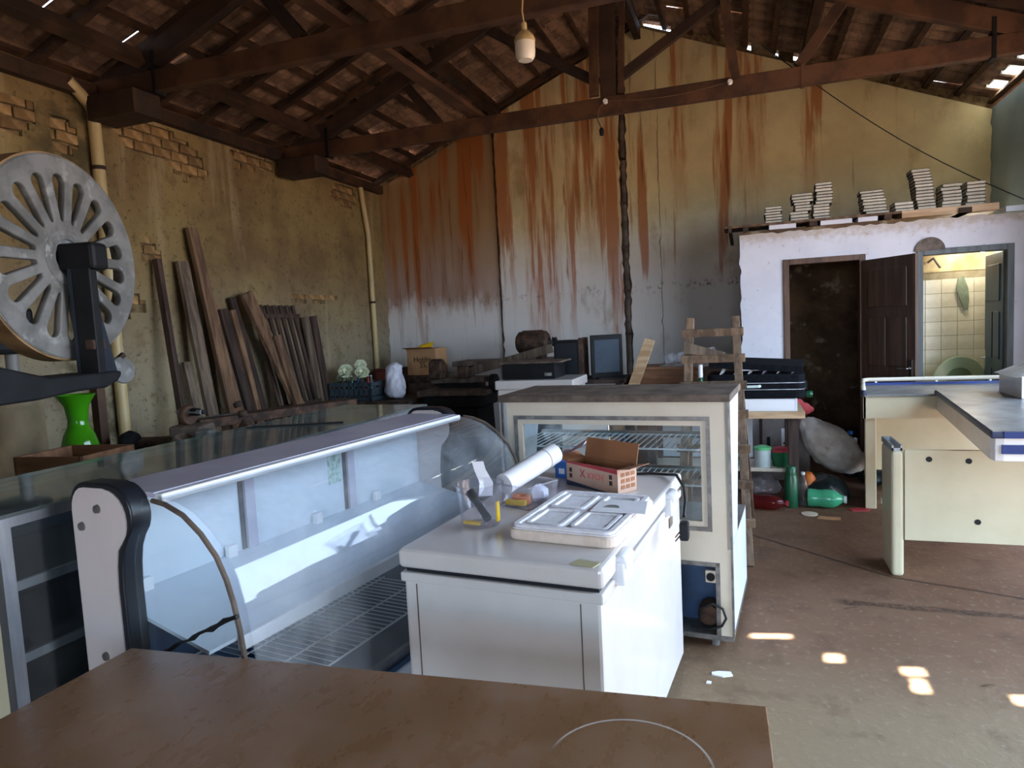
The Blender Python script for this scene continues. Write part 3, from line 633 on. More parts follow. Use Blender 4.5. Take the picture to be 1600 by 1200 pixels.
# ------------------------------------------------------------------ curved-glass refrigerated display
t = thing('refrigerated_display', 'curved-glass refrigerated display case with white inside and black-edged end panels', 'display case', (-1.97, 1.5, 0), R(-8.4))
DL = 1.80
out = [(0, .04), (0, 1.12)]+arc(.075, 1.12, .075, 180, 90, 5)[1:]+[(.2, 1.197)]+arc(.205, 1.105, .09, 90, -28, 8)+[(.262, 1.035), (.243, 1.0), (.232, .95), (.226, .88), (.23, .5), (.24, .04)]
inn = []
cx = sum(p[0] for p in out)/len(out)
for x, z in out: inn.append((.014+x*.90 if x < .2 else x-.02-.002, .045 if z < .1 else (z-.014 if z > 1.0 else z)))
for y in (0, DL-.065):
    e = MB().prism(out, 'y', y, y+.065).build('end_panel', M['black_satin'], t, bev=.006, smooth=True)
    for a, b in ((y-.004, y+.002), (y+.063, y+.069)): MB().prism(inn, 'y', a, b).build('face_plate', M['pink_white'], e, smooth=True)
    if y == 0:
        for x, z in ((.145, 1.12), (.06, 1.06), (.115, .66)): MB().lathe([(.0, -.008), (.012, -.008), (.014, 0)], (x, -.004, z), 12, (0, 1, 0)).build('screw_cap', M['alu_dull'], e, smooth=True)
y0, y1 = .065, DL-.065
MB().bb(.06, .70, .0, DL, .10, .40).build('base', M['offwhite_steel'], t, bev=.01)
MB().bb(.1, .62, .05, DL-.05, 0, .1).build('plinth', M['black'], t)
MB().bb(.07, .69, y0, y1, .40, .42).build('well_floor', M['interior_blue'], t)
MB().bb(.06, .075, y0, y1, .42, .74).build('well_back', M['interior_blue'], t)
MB().bb(.03, .05, y0, y1, .74, 1.16).build('back_rail', M['offwhite_steel'], t)
SW = M['offwhite_steel']
for k, (a, b) in enumerate(((.07, .60), (.64, 1.16), (1.20, 1.73))):
    d = MB().bb(.055, .07, a, b, .78, 1.12).build('sliding_door', SW, t)
    if k == 1: MB().bb(.07, .072, b-.11, b-.03, .94, 1.08).build('sticker', pm('sticker_paper', '#cfe0d8', '#8fb0a4', 40, rough=.5), d)
for a in (.585, 1.165): MB().bb(.05, .085, a, a+.045, .78, 1.12).build('door_post', M['lavender'], t); MB().bb(.072, .0735, a-.022, a, .78, 1.12).build('door_gap', M['black_satin'], t)
MB().sheet([(.07, y, .80) for y in (y0, y1)]*1, [(.49, y, .705) for y in (y0, y1)], .012).build('sloping_shelf', SW, t)
MB().bb(.488, .512, y0+.1, y1, .668, .714).build('shelf_rail', M['white'], t, bev=.004)
for y in (.16, .5, .95, 1.35): MB().bb(.075, .1, y-.02, y+.02, .80, .845).build('clip', M['white'], t, bev=.004)
# wire rack in the well
g = MB(); n = 34
for i in range(n+1):
    y = .12+i*(1.0/n); g.tube([(.10, y, .52), (.60, y, .52)], .0022, 5)
for x in (.10, .27, .44, .60): g.tube([(x, .1, .517), (x, 1.14, .517)], .004, 6)
for x in (.1, .6):
    for y in (.12, 1.12): g.tube([(x, y, .42), (x, y, .52)], .004, 6)
g.build('wire_rack', M['wire_white'], t)
MB().bb(.655, .675, y0, y1, .42, .45).build('front_rail', M['alu'], t)
# canopy, front trim and lamp strip
MB().bb(.04, .31, y0, y1, 1.150, 1.164).build('canopy', M['lavender'], t)
MB().bb(.31, .345, y0, y1, 1.135, 1.162).build('canopy_trim', M['white'], t, bev=.005)
# glass: curved front and two quarter-round end panes
prof = [(.345, 1.150), (.40, 1.143), (.472, 1.118), (.54, 1.071), (.595, 1.013), (.628, .95), (.648, .888), (.662, .82), (.670, .76), (.674, .70), (.675, .6), (.675, .45)]
MB().sheet([(x, y0+.005, z) for x, z in prof], [(x, y1-.005, z) for x, z in prof], .005).build('curved_front_glass', M['glass_curved'], t, smooth=True)
for y, mt in ((y0-.03, M['glass']), (y1+.03, M['glass'])):
    pn = MB().prism([(.235, .42), (.235, .95), (.25, 1.0), (.29, 1.09), (.30, 1.152)]+prof, 'y', y-.003, y+.003).build('end_glass', mt, t)
    MB().tube([(x, y, z) for x, z in prof], .0075, 8).build('glass_edging', M['dust'], pn, smooth=True)
    if y < 1:
        q = random.Random(3); pts = [(.29+.375*i/14, y-.006, .675+.185*(i/14)+.003*math.sin(i*1.7)) for i in range(15)]
        MB().tube(pts, [.003+.006*q.random() for _ in pts], 6).build('old_sealant', M['iron_dark'], pn)

# ------------------------------------------------------------------ glass-topped counter case behind it
t = thing('counter_case', 'long glass-topped counter case with dark shelves behind the curved display', 'display case', (-2.6, 1.36, 0), R(-2.5))
CW, CL, CH = .56, 2.52, 1.14; A = M['alu']
for x in (0, CW):
    for y in (0, CL): MB().bb(x-.018, x+.018, y-.018, y+.018, 0, CH-.02).build('post', A, t)
f = MB()
for x in (0, CW): f.bb(x-.014, x+.014, 0, CL, CH-.05, CH-.02); f.bb(x-.014, x+.014, 0, CL, .08, .12)
for y in (0, CL): f.bb(0, CW, y-.014, y+.014, CH-.05, CH-.02); f.bb(0, CW, y-.014, y+.014, .08, .12)
f.build('frame', A, t)
MB().bb(-.02, CW+.02, -.02, CL+.02, CH-.02, CH-.008).build('glass_top', M['glass_dusty'], t)
e = MB(); e.bb(-.024, -.02, -.02, CL+.02, CH-.02, CH-.008); e.bb(-.024, CW+.02, CL+.02, CL+.024, CH-.02, CH-.008); e.build('glass_edge', M['glass_edge'], t)
for z in (.42, .68, .90):
    s_ = MB().bb(.02, CW-.02, .02, CL-.02, z, z+.012).build('shelf', M['case_dark'], t)
    MB().bb(CW-.02, CW-.006, .02, CL-.02, z-.008, z+.02).build('shelf_edge', A, s_)
MB().bb(-.01, .0, .02, CL-.02, .12, CH-.05).build('back_board', M['case_dark'], t); MB().bb(.0, CW, .02, CL-.02, .1, .12).build('bottom_board', M['case_dark'], t); MB().bb(.02, CW-.02, -.008, .0, .08, .84).build('end_board', M['cream2'], t)
MB().bb(CW-.004, CW+.002, .03, CL-.03, .12, CH-.05).build('front_glass', M['glass'], t)
MB().bar((.05, 1.55, CH-.004), (CW-.05, 1.75, CH-.004), .02, .008).build('glass_strip', M['iron_dark'], t)

# ------------------------------------------------------------------ bakery display cabinet
t = thing('bakery_cabinet', 'cream bakery display cabinet with wire shelves behind the chest freezer', 'display cabinet', (-1.215, 3.36, 0), R(-4.5))
VW, VD, VH = 1.14, .5, 1.235; CR = M['cream']; AD = M['alu_dull']; zb = .07
MB().bb(-.02, VW+.01, -.015, VD+.03, VH-.035, VH).build('top_board', M['dust'], t, bev=.004)
f = MB(); f.bb(0, VW, 0, .04, VH-.105, VH-.035); f.bb(0, VW, 0, .04, .50, .58); f.bb(0, .06, 0, .04, .58, VH-.105); f.bb(VW-.085, VW, 0, .04, .58, VH-.105); f.build('front_frame', CR, t)
f = MB(); f.bb(.06, VW-.085, -.004, .02, VH-.125, VH-.105); f.bb(.06, VW-.085, -.004, .02, .58, .6); f.bb(.06, .08, -.004, .02, .6, VH-.125); f.bb(VW-.105, VW-.085, -.004, .02, .6, VH-.125); f.build('pane_trim', AD, t)
f = MB(); f.bb(.08, VW-.105, .004, .03, VH-.15, VH-.125); f.bb(.08, VW-.105, .004, .03, .6, .625); f.bb(.08, .105, .004, .03, .625, VH-.15); f.bb(VW-.13, VW-.105, .004, .03, .625, VH-.15); f.build('sash', CR, t)
MB().bb(.1, VW-.12, .012, .018, .62, VH-.14).build('front_pane', M['glass'], t)
side = [(0, .5), (0, VH-.035), (VD, VH-.035), (.3, .5)]
for x0, x1 in ((0, .02), (VW-.02, VW)):
    MB().prism(side, 'x', x0, x1).build('side_panel', M['offwhite_steel'], t)
    MB().bb(x0-.004 if x0 == 0 else x1-.004, x0+.004 if x0 == 0 else x1+.006, -.006, .014, zb, VH-.03).build('corner_strip', AD, t)
MB().sheet([(.02, VD, VH-.04), (.02, .3, .5)], [(VW-.02, VD, VH-.04), (VW-.02, .3, .5)], .006).build('slanted_rear_pane', M['glass'], t)
for z, d in ((.965, .47), (.79, .40)):
    g = MB()
    for i in range(32): x = .04+i*(VW-.08)/31; g.tube([(x, .045, z), (x, d, z)], .0034, 5)
    for y in (.05, d): g.tube([(.03, y, z-.004), (VW-.03, y, z-.004)], .005, 6)
    s_ = g.build('wire_shelf', M['wire_white'], t)
    MB().bb(.03, VW-.03, d, d+.01, z-.02, z+.015).build('shelf_edge', AD, s_)
DB = .80
f = MB(); f.bb(0, VW, 0, .02, .42, .5); f.bb(VW-.055, VW, 0, .02, zb, .42); f.bb(0, VW-.3, .0, .02, zb, .42); f.build('base_front', CR, t)
f = MB(); f.bb(VW-.075, VW-.055, -.004, .02, zb, .43); f.bb(VW-.3, VW-.055, -.004, .02, .41, .43); f.build('opening_trim', AD, t)
MB().bb(VW-.3, VW-.07, .16, .17, zb, .42).build('machine_bay_back', M['interior_blue'], t)
MB().bb(VW-.02, VW, 0.01, DB, zb, .5).build('base_side', M['offwhite_steel'], t); MB().bb(0, .02, 0.01, DB, zb, .5).build('base_side', M['offwhite_steel'], t)
MB().bb(0, VW, DB-.02, DB, zb, .5).build('base_back', CR, t); MB().bb(0, VW, .005, DB, .495, .505).build('deck', M['counter_top'], t)
MB().bb(-.002, VW+.002, -.004, DB+.004, zb-.02, zb+.004).build('bottom_rail', AD, t)
for x in (.08, VW-.09):
    for y in (.06, DB-.08): MB().lathe([(.018, 0), (.024, zb-.02)], (x, y, 0), 12).build('foot', M['iron'], t, smooth=True)
sk = MB().bb(VW-.125, VW-.075, .01, .03, .325, .385).build('socket_plate', M['cream'], t, bev=.004); MB().lathe([(.02, -.004), (.02, .004)], (VW-.1, .008, .355), 16, (0, 1, 0)).build('socket', M['black'], sk)
MB().tube([(VW-.16, .02, .12), (VW-.15, -.01, .2), (VW-.09, -.02, .235), (VW-.045, -.02, .215), (VW-.03, -.02, .17), (VW-.05, -.02, .13), (VW-.11, -.01, .10), (VW-.2, .02, .095)], .006, 8).build('power_cord', M['wire_black'], t, smooth=True)
MB().lathe([(.05, -.05), (.055, 0), (.05, .05)], (VW-.12, .1, .145), 14, (0, 1, 0)).build('compressor', M['iron_rust'], t, smooth=True)

# ------------------------------------------------------------------ checkout counter at the right
t = thing('checkout_counter', 'cream checkout counter with worn metal top, blue trim and white rail', 'counter', (.87, 4.45, 0))
def G(x0, x1, y0, y1, z0, z1, mb=None): return (mb or MB()).bb(x0-.87, x1-.87, y0-4.45, y1-4.45, z0, z1)
CRM = M['cream2']
def P(poly, z0, z1): return MB().prism([(x-.87, y-4.45) for x, y in poly], 'z', z0, z1)
P([(.87, 5.88), (2.4, 5.88), (2.4, 6.62), (.972, 6.62)], .905, .925).build('far_top', M['counter_top'], t, bev=.004)
G(.87, 2.4, 5.9, 5.92, .735, .905).build('far_apron', CRM, t); P([(.868, 5.9), (.885, 5.9), (.982, 6.6), (.965, 6.6)], .735, .905).build('end_apron', CRM, t)
P([(.885, 5.95), (.965, 5.95), (1.05, 6.56), (.97, 6.56)], 0, .735).build('end_leg', CRM, t, bev=.006)
G(1.05, 2.4, 6.5, 6.53, .2, .735).build('back_panel', CRM, t)
f = MB(); G(.99, 2.38, 6.6, 6.63, .925, .945, f); f.build('back_trim', M['blue_trim'], t)
rl = MB(); rl.tube([(.0, 1.44, .945), (.0, 1.46, .968), (.012, 1.56, .972), (.09, 2.1, .972), (.14, 2.16, .972), (1.13, 2.16, .972), (1.2, 2.1, .97), (1.3, 1.7, .97)], .018, 10); rl.build('rail', M['cream'], t, smooth=True)
rp_ = MB()
for x, y in ((.2, 2.16), (.66, 2.16), (1.05, 2.16), (.054, 1.85)): rp_.tube([(x, y, .92), (x, y, .97)], .01, 8)
rp_.build('rail_post', M['white'], t)
MB().lathe([(.022, 0), (.022, .04)], (0, 1.44, .92), 12).build('corner_cap', M['navy_rubber'], t, smooth=True)
# near part, narrowing towards the back
pn_ = [(1.16, 3.95), (2.5, 3.95), (2.5, 5.9), (1.36, 5.9)]
def P(poly, z0, z1): return MB().prism([(x-.87, y-4.45) for x, y in poly], 'z', z0, z1)
P(pn_, .946, .955).build('near_top', M['counter_top'], t)
P([(1.15, 3.94), (2.51, 3.94), (2.51, 5.9), (1.35, 5.9)], .918, .95).build('near_edge', M['navy_rubber'], t, bev=.008)
P([(1.205, 3.936), (2.5, 3.936), (2.5, 3.95), (1.205, 3.95)], .92, .952).build('edge_band', M['blue_trim'], t)
ap = rrect(1.162, 1.6, 3.955, 4.3, .04)
P([(1.165, 4.0), (1.175, 3.965), (1.21, 3.955), (2.5, 3.955), (2.5, 5.9), (1.365, 5.9)], .80, .92).build('near_apron', M['white_enamel'], t, bev=.004)
P([(1.20, 3.945), (2.5, 3.945), (2.5, 3.96), (1.20, 3.96)], .84, .885).build('blue_strip', M['blue_trim'], t)
G(.868, 2.5, 4.44, 4.47, .225, .762).build('front_panel', CRM, t, bev=.002)
po = G(.80, .866, 4.44, 4.76, .0, .755).build('end_post', CRM, t, bev=.02, seg=3)
ch = MB(); G(.805, .815, 4.46, 4.78, .755, .785, ch); G(.85, .86, 4.46, 4.78, .755, .785, ch); G(.805, .86, 4.77, 4.78, .755, .785, ch); G(.805, .86, 4.46, 4.47, .755, .77, ch); ch.build('open_channel', M['alu'], po)
for x, z in ((.992, .71), (1.19, .702), (1.236, .35)): MB().lathe([(.016, -.003), (.016, .004)], (x-.87, -.011, z), 14, (0, 1, 0)).build('hole_cap', M['iron_dark'], t)
G(2.42, 2.5, 4.0, 4.4, 0, .8).build('near_leg', CRM, t); G(1.5, 2.4, 4.47, 4.5, .76, .80).build('support_rail', CRM, t)
G(.795, .81, 4.74, 4.77, .36, .39).build('latch', M['cream'], t)
t = thing('monitor_housing', 'small white housing with a grey slanted lid on the checkout counter', 'housing', (1.70, 5.25, .955))
MB().bb(0, .42, 0, .42, 0, .14).build('body', M['white_enamel'], t, bev=.004)
MB().prism([(-.03, .14), (.02, .15), (.3, .30), (.45, .30), (.45, .27), (.3, .27)], 'y', -.01, .43).build('lid', M['iron'], t)
MB().prism([(0, .14), (.42, .14), (.42, .27), (.3, .27), (.0, .145)], 'y', 0, .42).build('gable', M['white_enamel'], t)
# ------------------------------------------------------------------ things on the freezer lid
ZF = .9
t = thing('plastic_tub', 'round clear plastic tub holding a black torch at the left of the freezer lid', 'tub', (-.90, 2.20, ZF))
MB().lathe([(.002, .003), (.066, .003), (.07, .02), (.082, .145), (.088, .147), (.088, .152), (.079, .152), (.067, .02), (.063, .006), (.002, .006)], (0, 0, 0), 28, cap=False).build('tub_wall', M['tub'], t, smooth=True)
MB().bb(.066, .072, -.02, .005, .02, .09).build('price_label', M['yellow'], t)
t = thing('torch', 'black torch leaning inside the round clear tub', 'torch', (-.90, 2.20, ZF))
a, b = Vector((.035, -.02, .028)), Vector((-.045, .02, .115)); d = (b-a).normalized()
MB().tube([a, a+d*.02, a+d*.025, a+d*.085, a+d*.09, b], [.015, .015, .013, .013, .017, .017], 14).build('barrel', M['black'], t, smooth=True)
MB().tube([a-d*.004, a], [.011, .012], 12).build('tail_cap', M['iron_dark'], t)
t = thing('cutter', 'yellow knife lying in the bottom of the round clear tub', 'knife', (-.915, 2.185, ZF+.008))
MB().bar((-.04, -.01, .008), (.03, -.02, .008), .02, .012).build('handle', M['yellow'], t, bev=.003); MB().bar((.03, -.02, .008), (.05, -.023, .008), .012, .004).build('blade', M['alu'], t)
t = thing('tub_square', 'square translucent tub with a white paper roll behind the round tub', 'tub', (-.83, 2.50, ZF), R(-25))
o = [(-.085, -.075), (.085, -.075), (.085, .075), (-.085, .075)]
def taper_tub(mb, w, d, h, th, gr=1.18):
    for x0, x1, y0, y1 in ((-w, w, -d, -d+th), (-w, w, d-th, d), (-w, -w+th, -d, d), (w-th, w, -d, d)):
        vs = []
        for z, s in ((0, 1), (h, gr)): vs += [(x0*s, y0*s, z), (x1*s, y0*s, z), (x1*s, y1*s, z), (x0*s, y1*s, z)]
        mb.add(vs, [(3, 2, 1, 0), (4, 5, 6, 7), (0, 1, 5, 4), (1, 2, 6, 5), (2, 3, 7, 6), (3, 0, 4, 7)])
    mb.bb(-w, w, -d, d, 0, th); return mb
taper_tub(MB(), .085, .075, .09, .004).build('tub_wall', M['tub'], t)
r_ = MB(); w, d, s = .085, .075, 1.18
r_.tube([(-w*s, -d*s, .09), (w*s, -d*s, .09), (w*s, d*s, .09), (-w*s, d*s, .09)], .004, 6, True); r_.build('rim', M['tub'], t)
t = thing('paper_roll', 'white paper roll sticking out of the square tub', 'paper roll', (-.83, 2.5, ZF))
a, b = Vector((-.07, -.04, .085)), Vector((.06, .24, .155)); d = (b-a).normalized()
MB().tube([a, b], .043, 22).build('roll', M['paper'], t, smooth=True); MB().tube([b-d*.07, b-d*.067], .0437, 22).build('seam', M['dust'], t); MB().tube([b, b+d*.002], .014, 12).build('core', M['cardboard_in'], t)
t = thing('orange_tool', 'orange tape reel lying in the square tub', 'tape reel', (-.84, 2.485, ZF+.006))
MB().lathe([(.02, 0), (.038, 0), (.038, .03), (.02, .03), (.02, 0)], (0, 0, 0), 18, cap=False).build('reel', M['orange'], t, smooth=True); MB().bar((-.05, -.03, .012), (.03, -.045, .012), .02, .02).build('grip', M['yellow'], t)
bg = MB(); rg_ = random.Random(4); bg.lathe([(.03, 0), (.05, .02), (.045, .05), (.02, .07), (.004, .075)], (0, 0, 0), 9)
bg.v = [(x+rg_.uniform(-.01, .01), y+rg_.uniform(-.01, .01), z) for x, y, z in bg.v]
o = bg.build('crumpled_bag', M['bag_white'], smooth=True); o.location = (-.78, 2.53, ZF+.006); o.scale = (.7, .7, .9); tag(o, 'crumpled white bag inside the right end of the square tub', 'bag')
o = MB().sheet([(0, 0, 0), (.01, .0, .05), (-.01, 0, .1), (-.02, .005, .13)], [(.05, .02, 0), (.055, .02, .05), (.03, .015, .1), (.02, .02, .13)], .002).build('paper_slip', M['paper']); o.location = (-.955, 2.32, ZF+.07)
tag(o, 'white paper slip standing up behind the rim of the round tub', 'paper')
# carton
def carton(t, w, d, h, mat, matin, flaps):
    th = .003
    f = MB(); f.bb(0, w, 0, d, 0, th); f.bb(0, w, 0, th, 0, h); f.bb(0, w, d-th, d, 0, h); f.bb(0, th, 0, d, 0, h); f.bb(w-th, w, 0, d, 0, h); f.build('carton_body', mat, t)
    f = MB(); f.bb(th, w-th, th, d-th, th, th+.001); f.bb(th, th+.001, th, d-th, th, h); f.bb(w-th-.001, w-th, th, d-th, th, h); f.bb(th, w-th, d-th-.001, d-th, th, h); f.build('lining', matin, t)
    for q in flaps: MB().sheet(*q, th).build('flap', matin, t)
t = thing('carton', 'open brown carton with a red stripe and red lettering on the freezer lid', 'box', (-.745, 2.83, ZF), R(-33))
CWd, CDp, CHt = .30, .115, .105
carton(t, CWd, CDp, CHt, M['cardboard_pink'], M['cardboard_in'], [
    ([(0.0, CDp, CHt), (0.0, CDp+.02, CHt+.085)], [(CWd, CDp, CHt), (CWd, CDp+.02, CHt+.085)]),
    ([(CWd, 0, CHt), (CWd+.07, 0.0, CHt+.012)], [(CWd, CDp, CHt), (CWd+.07, CDp, CHt+.016)]),
    ([(0, 0, CHt), (-.05, 0.0, CHt+.01)], [(0, CDp, CHt), (-.05, CDp, CHt+.02)])])
MB().prism([(0, .098), (CWd, .085), (CWd, CHt), (0, CHt)], 'y', -.001, .0).build('red_stripe', M['red'], t)
MB().prism([(0, 0), (CWd*.95, 0), (0, .022)], 'y', -.001, 0).build('blue_wedge', M['navy_rubber'], t)
pr = MB()
for x in (.02, CWd-.045):
    for z in (.035, .06): pr.bb(x, x+.016, -.0012, 0, z, z+.018)
pr.build('print_marks', M['iron_rust'], t)
pr = MB()
for i in range(3):
    for j in range(3): pr.bb(CWd, CWd+.0012, .02+i*.03, .042+i*.03, .02+j*.025, .036+j*.025)
pr.build('print_marks', M['cardboard_in'], t)
def text(s, size, mat, parent, loc, rot, ext=.0006, name='lettering', sx=1):
    c = bpy.data.curves.new(name, 'FONT'); c.body = s; c.size = size; c.extrude = ext; c.align_x = 'CENTER'; c.resolution_u = 2
    tmp = bpy.data.objects.new('tmp', c); C.objects.link(tmp); dg = bpy.context.evaluated_depsgraph_get()
    me = bpy.data.meshes.new_from_object(tmp.evaluated_get(dg)); bpy.data.objects.remove(tmp)
    me.materials.clear(); me.materials.append(mat); o = bpy.data.objects.new(name, me); C.objects.link(o); o.parent = parent; o.location = loc; o.rotation_euler = rot; o.scale = (sx, 1, 1); return o
text('X', .05, M['red'], t, (.10, -.001, .045), (R(90), 0, 0), sx=.9)
text('XYCH', .035, M['coral'], t, (.175, -.001, .047), (R(90), 0, 0))
t = thing('blue_box', 'blue and white box with pink paper on top, left of the carton', 'box', (-.83, 2.95, ZF), R(-15))
MB().bb(0, .14, 0, .1, 0, .075).build('box_body', M['blue'], t, bev=.002); MB().bb(.02, .05, -.001, 0, .02, .045).build('white_mark', M['white'], t)
o = MB().sheet([(0, 0, .01), (.02, .02, .03), (.05, 0, .025), (.1, .01, .05), (.15, .0, .075)], [(-.01, .1, .02), (.03, .11, .04), (.06, .1, .04), (.1, .1, .07), (.15, .09, .1)], .003).build('folded_paper', M['paper_pink']); o.location = (-.84, 2.94, ZF+.075); o.rotation_euler = (0, 0, R(-10))
tag(o, 'crumpled pink paper lying on the blue box', 'paper')
# foam lid
t = thing('foam_lid', 'white foam lid with moulded recesses lying on the freezer', 'foam lid', (-.755, 2.06, ZF), R(-7))
FWd, FDp = .37, .50
MB().prism(rrect(0, FWd, 0, FDp, .04), 'z', 0, .036).build('lid_slab', M['eps_edge'], t, bev=.008)
top_ = MB().prism(rrect(.006, FWd-.006, .006, FDp-.006, .036), 'z', .036, .040).build('lid_top', M['eps'], t)
def rring(x0, x1, y0, y1, r, w, z0, z1):
    A = rrect(x0, x1, y0, y1, r); B = rrect(x0+w, x1-w, y0+w, y1-w, max(r-w, .004)); n = len(A)
    vs = [(x, y, z0) for x, y in A]+[(x, y, z1) for x, y in A]+[(x, y, z1) for x, y in B]+[(x, y, z0) for x, y in B]
    return MB().add(vs, [(a*n+i, a*n+(i+1) % n, ((a+1) % 4)*n+(i+1) % n, ((a+1) % 4)*n+i) for a in range(4) for i in range(n)])
rring(.012, FWd-.012, .012, FDp-.012, .03, .02, .039, .049).build('raised_rim', M['eps'], t, bev=.002)
for x0, x1, y0, y1 in ((.045, .175, .05, .235), (.2, .33, .05, .235), (.045, .175, .265, .455), (.2, .33, .265, .455)):
    q = rring(x0, x1, y0, y1, .02, .014, .039, .048); q.prism(rrect(x0+.026, x1-.026, y0+.026, y1-.026, .012), 'z', .039, .042); q.build('moulded_panel', M['eps'], t, bev=.002)
t = thing('card', 'grey card with a small dark drawing lying on the foam lid', 'card', (-.515, 2.255, ZF+.05), R(-4))
MB().prism([(0, 0), (.19, .0), (.165, .16), (.0, .13)], 'z', 0, .003).build('sheet', M['paper'], t); MB().prism(arc(.06, .06, .026, 0, 180, 8)+[(.03, .05), (.09, .05)], 'z', .003, .0034).build('drawing', M['iron'], t)
t = thing('power_cord', 'black freezer cable with a hanging plug over the right edge', 'cable', (0, 0, 0))
MB().tube([(-.50, 3.03, .905), (-.42, 3.05, .907), (-.34, 3.02, .91), (-.29, 2.95, .925), (-.25, 2.82, .905), (-.235, 2.70, .88), (-.235, 2.62, .84)], .0065, 8).build('cable', M['wire_black'], t, smooth=True)
MB().box((-.232, 2.60, .79), (.035, .05, .07)).build('plug', M['iron_dark'], t, bev=.008)
pp = MB(); pp.tube([(-.245, 2.575, .78), (-.262, 2.54, .765)], .003, 6); pp.tube([(-.245, 2.575, .795), (-.262, 2.54, .78)], .003, 6); pp.build('prong', M['chrome'], t)

# ------------------------------------------------------------------ bulb and wires
t = thing('light_bulb', 'large white bulb hanging on a cord before the nearer truss', 'lamp', (-1.25, 4.2, 3.225))
MB().lathe([(.01, -.0), (.045, .004), (.06, .025), (.063, .055), (.063, .11)], (0, 0, 0), 24).build('bulb_globe', M['bulb'], t, smooth=True)
MB().lathe([(.064, .11), (.066, .125), (.055, .15), (.03, .175), (.022, .18)], (0, 0, 0), 24).build('bulb_base', M['pvc'], t, smooth=True)
MB().lathe([(.018, .18), (.018, .225), (.008, .235)], (0, 0, 0), 14).build('socket', M['pvc'], t, smooth=True)
MB().tube([(0, 0, .23), (-.008, .0, .3), (.004, 0, .4), (-.004, 0, .5), (0, .04, .54), (0, .15, .545)], .005, 6).build('cord', M['pvc'], t)
t = thing('electric_wire', 'thin old wire sagging along the farther tie beam between two white insulators', 'wire', (0, 6.6, 0))
MB().tube([(-1.2, -.0, 3.66)]+[(-1.2+1.12*k/10, -.01, 3.66-.045*math.sin(math.pi*k/10)) for k in range(1, 10)]+[(-.08, 0, 3.66), (-.085, 0, 3.8), (-.12, 0, 4.15), (-.16, .02, 4.5)], .005, 6).build('cord', M['wire_brown'], t)
MB().tube([(-1.2, 0, 3.66), (-1.26, -.01, 3.6), (-1.28, -.01, 3.5), (-1.245, -.01, 3.42)], .005, 6).build('cord', M['wire_brown'], t); MB().lathe([(.018, -.07), (.022, -.02), (.012, 0)], (-1.245, -.01, 3.42), 10).build('lamp_socket', M['iron_dark'], t)
for x, z in ((-1.2, 3.66), (-.08, 3.66)): MB().lathe([(.02, 0), (.024, .015), (.014, .025), (.024, .035), (.018, .05)], (x, .025, z), 12, (0, -1, 0)).build('insulator', M['white'], t, smooth=True)
o = MB().tube([(.19, 6.6, 3.93)]+[(.19+2.34*k/12, 6.6+1.1*k/12, 3.93-1.42*k/12-.12*math.sin(math.pi*k/12)) for k in range(1, 13)], .005, 6).build('cable', M['wire_black']); tag(o, 'dark cable strung from the farther truss down to the right wall', 'cable')

# ------------------------------------------------------------------ left: pipes, planks, rack side
t = thing('drain_pipe', 'cream plastic rain pipe running down the left wall behind the big wheel', 'pipe', (-4.845, 4.23, 0))
MB().tube([(0, 0, 0), (0, 0, 3.45)], .046, 16).build('pipe', M['pvc'], t, smooth=True)
MB().tube([(0, 0, 3.45), (0, -.03, 3.5), (0.0, -.1, 3.56), (.0, -.2, 3.63)], .046, 16).build('elbow', M['pvc'], t, smooth=True)
for z in (1.9, 3.0): MB().lathe([(.052, 0), (.052, .03)], (0, 0, z), 16).build('pipe_clip', M['iron_rust'], t)
t = thing('corner_pipe', 'cream plastic pipe coming down in the far left corner', 'pipe', (-4.848, 8.36, 0))
MB().tube([(0, 0, 0), (0, 0, 2.95), (0, -.04, 3.1), (-.01, -.12, 3.6)], .035, 12).build('pipe', M['pvc'], t, smooth=True); MB().lathe([(.04, 0), (.04, .03)], (0, 0, 2.0), 12).build('pipe_clip', M['iron_rust'], t)
def lean(label, mat, ytop, ztop, ybot, w, th, xb=-4.35, xt=-4.855, hole=False):
    # leaning on the left wall, foot on the floor
    o = thing('plank', label, 'plank', (xb, ybot, 0), 0, 'planks leaning on the left wall')
    p1 = Vector((xt+th/2-xb, ytop-ybot, ztop)); p0 = Vector((0, 0, th*.4))
    MB().bar(p0, p1, w, th, (1, 0, .3)).build('board', mat, o, bev=.003)
    return o
PG, PB, PD = M['plank_grey'], M['plank_brown'], M['plank_dark']
def yb(yt, zt, y2, z2): return y2 - (yt-y2)/(zt-z2)*z2
lean('thin dark lath with a pale edge, nearest to the rain pipe', PD, 4.70, 2.33, 4.60, .05, .06, -4.52)
lean('short grey board end standing low between the first two tall planks', PG, 4.88, 1.42, 4.83, .08, .03, -4.5, -4.80)
lean('grey board second from the rain pipe, with a darker end piece', PG, 4.99, 2.33, 4.99, .13, .04, -4.52)
lean('tallest plank of the row, light brown and narrow', PB, 5.14, 2.65, 5.28, .12, .045, -4.52)
lean('short brown board tucked behind the tallest plank', PB, 5.285, 2.05, 5.41, .10, .03, -4.52)
lean('very dark red-brown board right of the tallest plank', PD, 5.41, 1.90, 5.56, .11, .04, -4.5, -4.82)
lean('narrow light batten between two dark boards', PB, 5.52, 1.89, 5.66, .07, .04, -4.5, -4.80)
lean('dark slat behind the wide brown plank', PD, 5.60, 2.02, 5.85, .08, .03, -4.55)
lean('wide light brown plank leaning before the slatted rack', PB, 5.71, 2.06, 6.45, .17, .045, -4.40, -4.78)
lean('short brown plank resting on the slatted rack', PB, 5.98, 1.62, 6.2, .11, .035, -4.34, -4.66)
lean('dark wide board at the far end of the leaning row', PD, 6.93, 1.83, 7.08, .12, .03, -4.7)
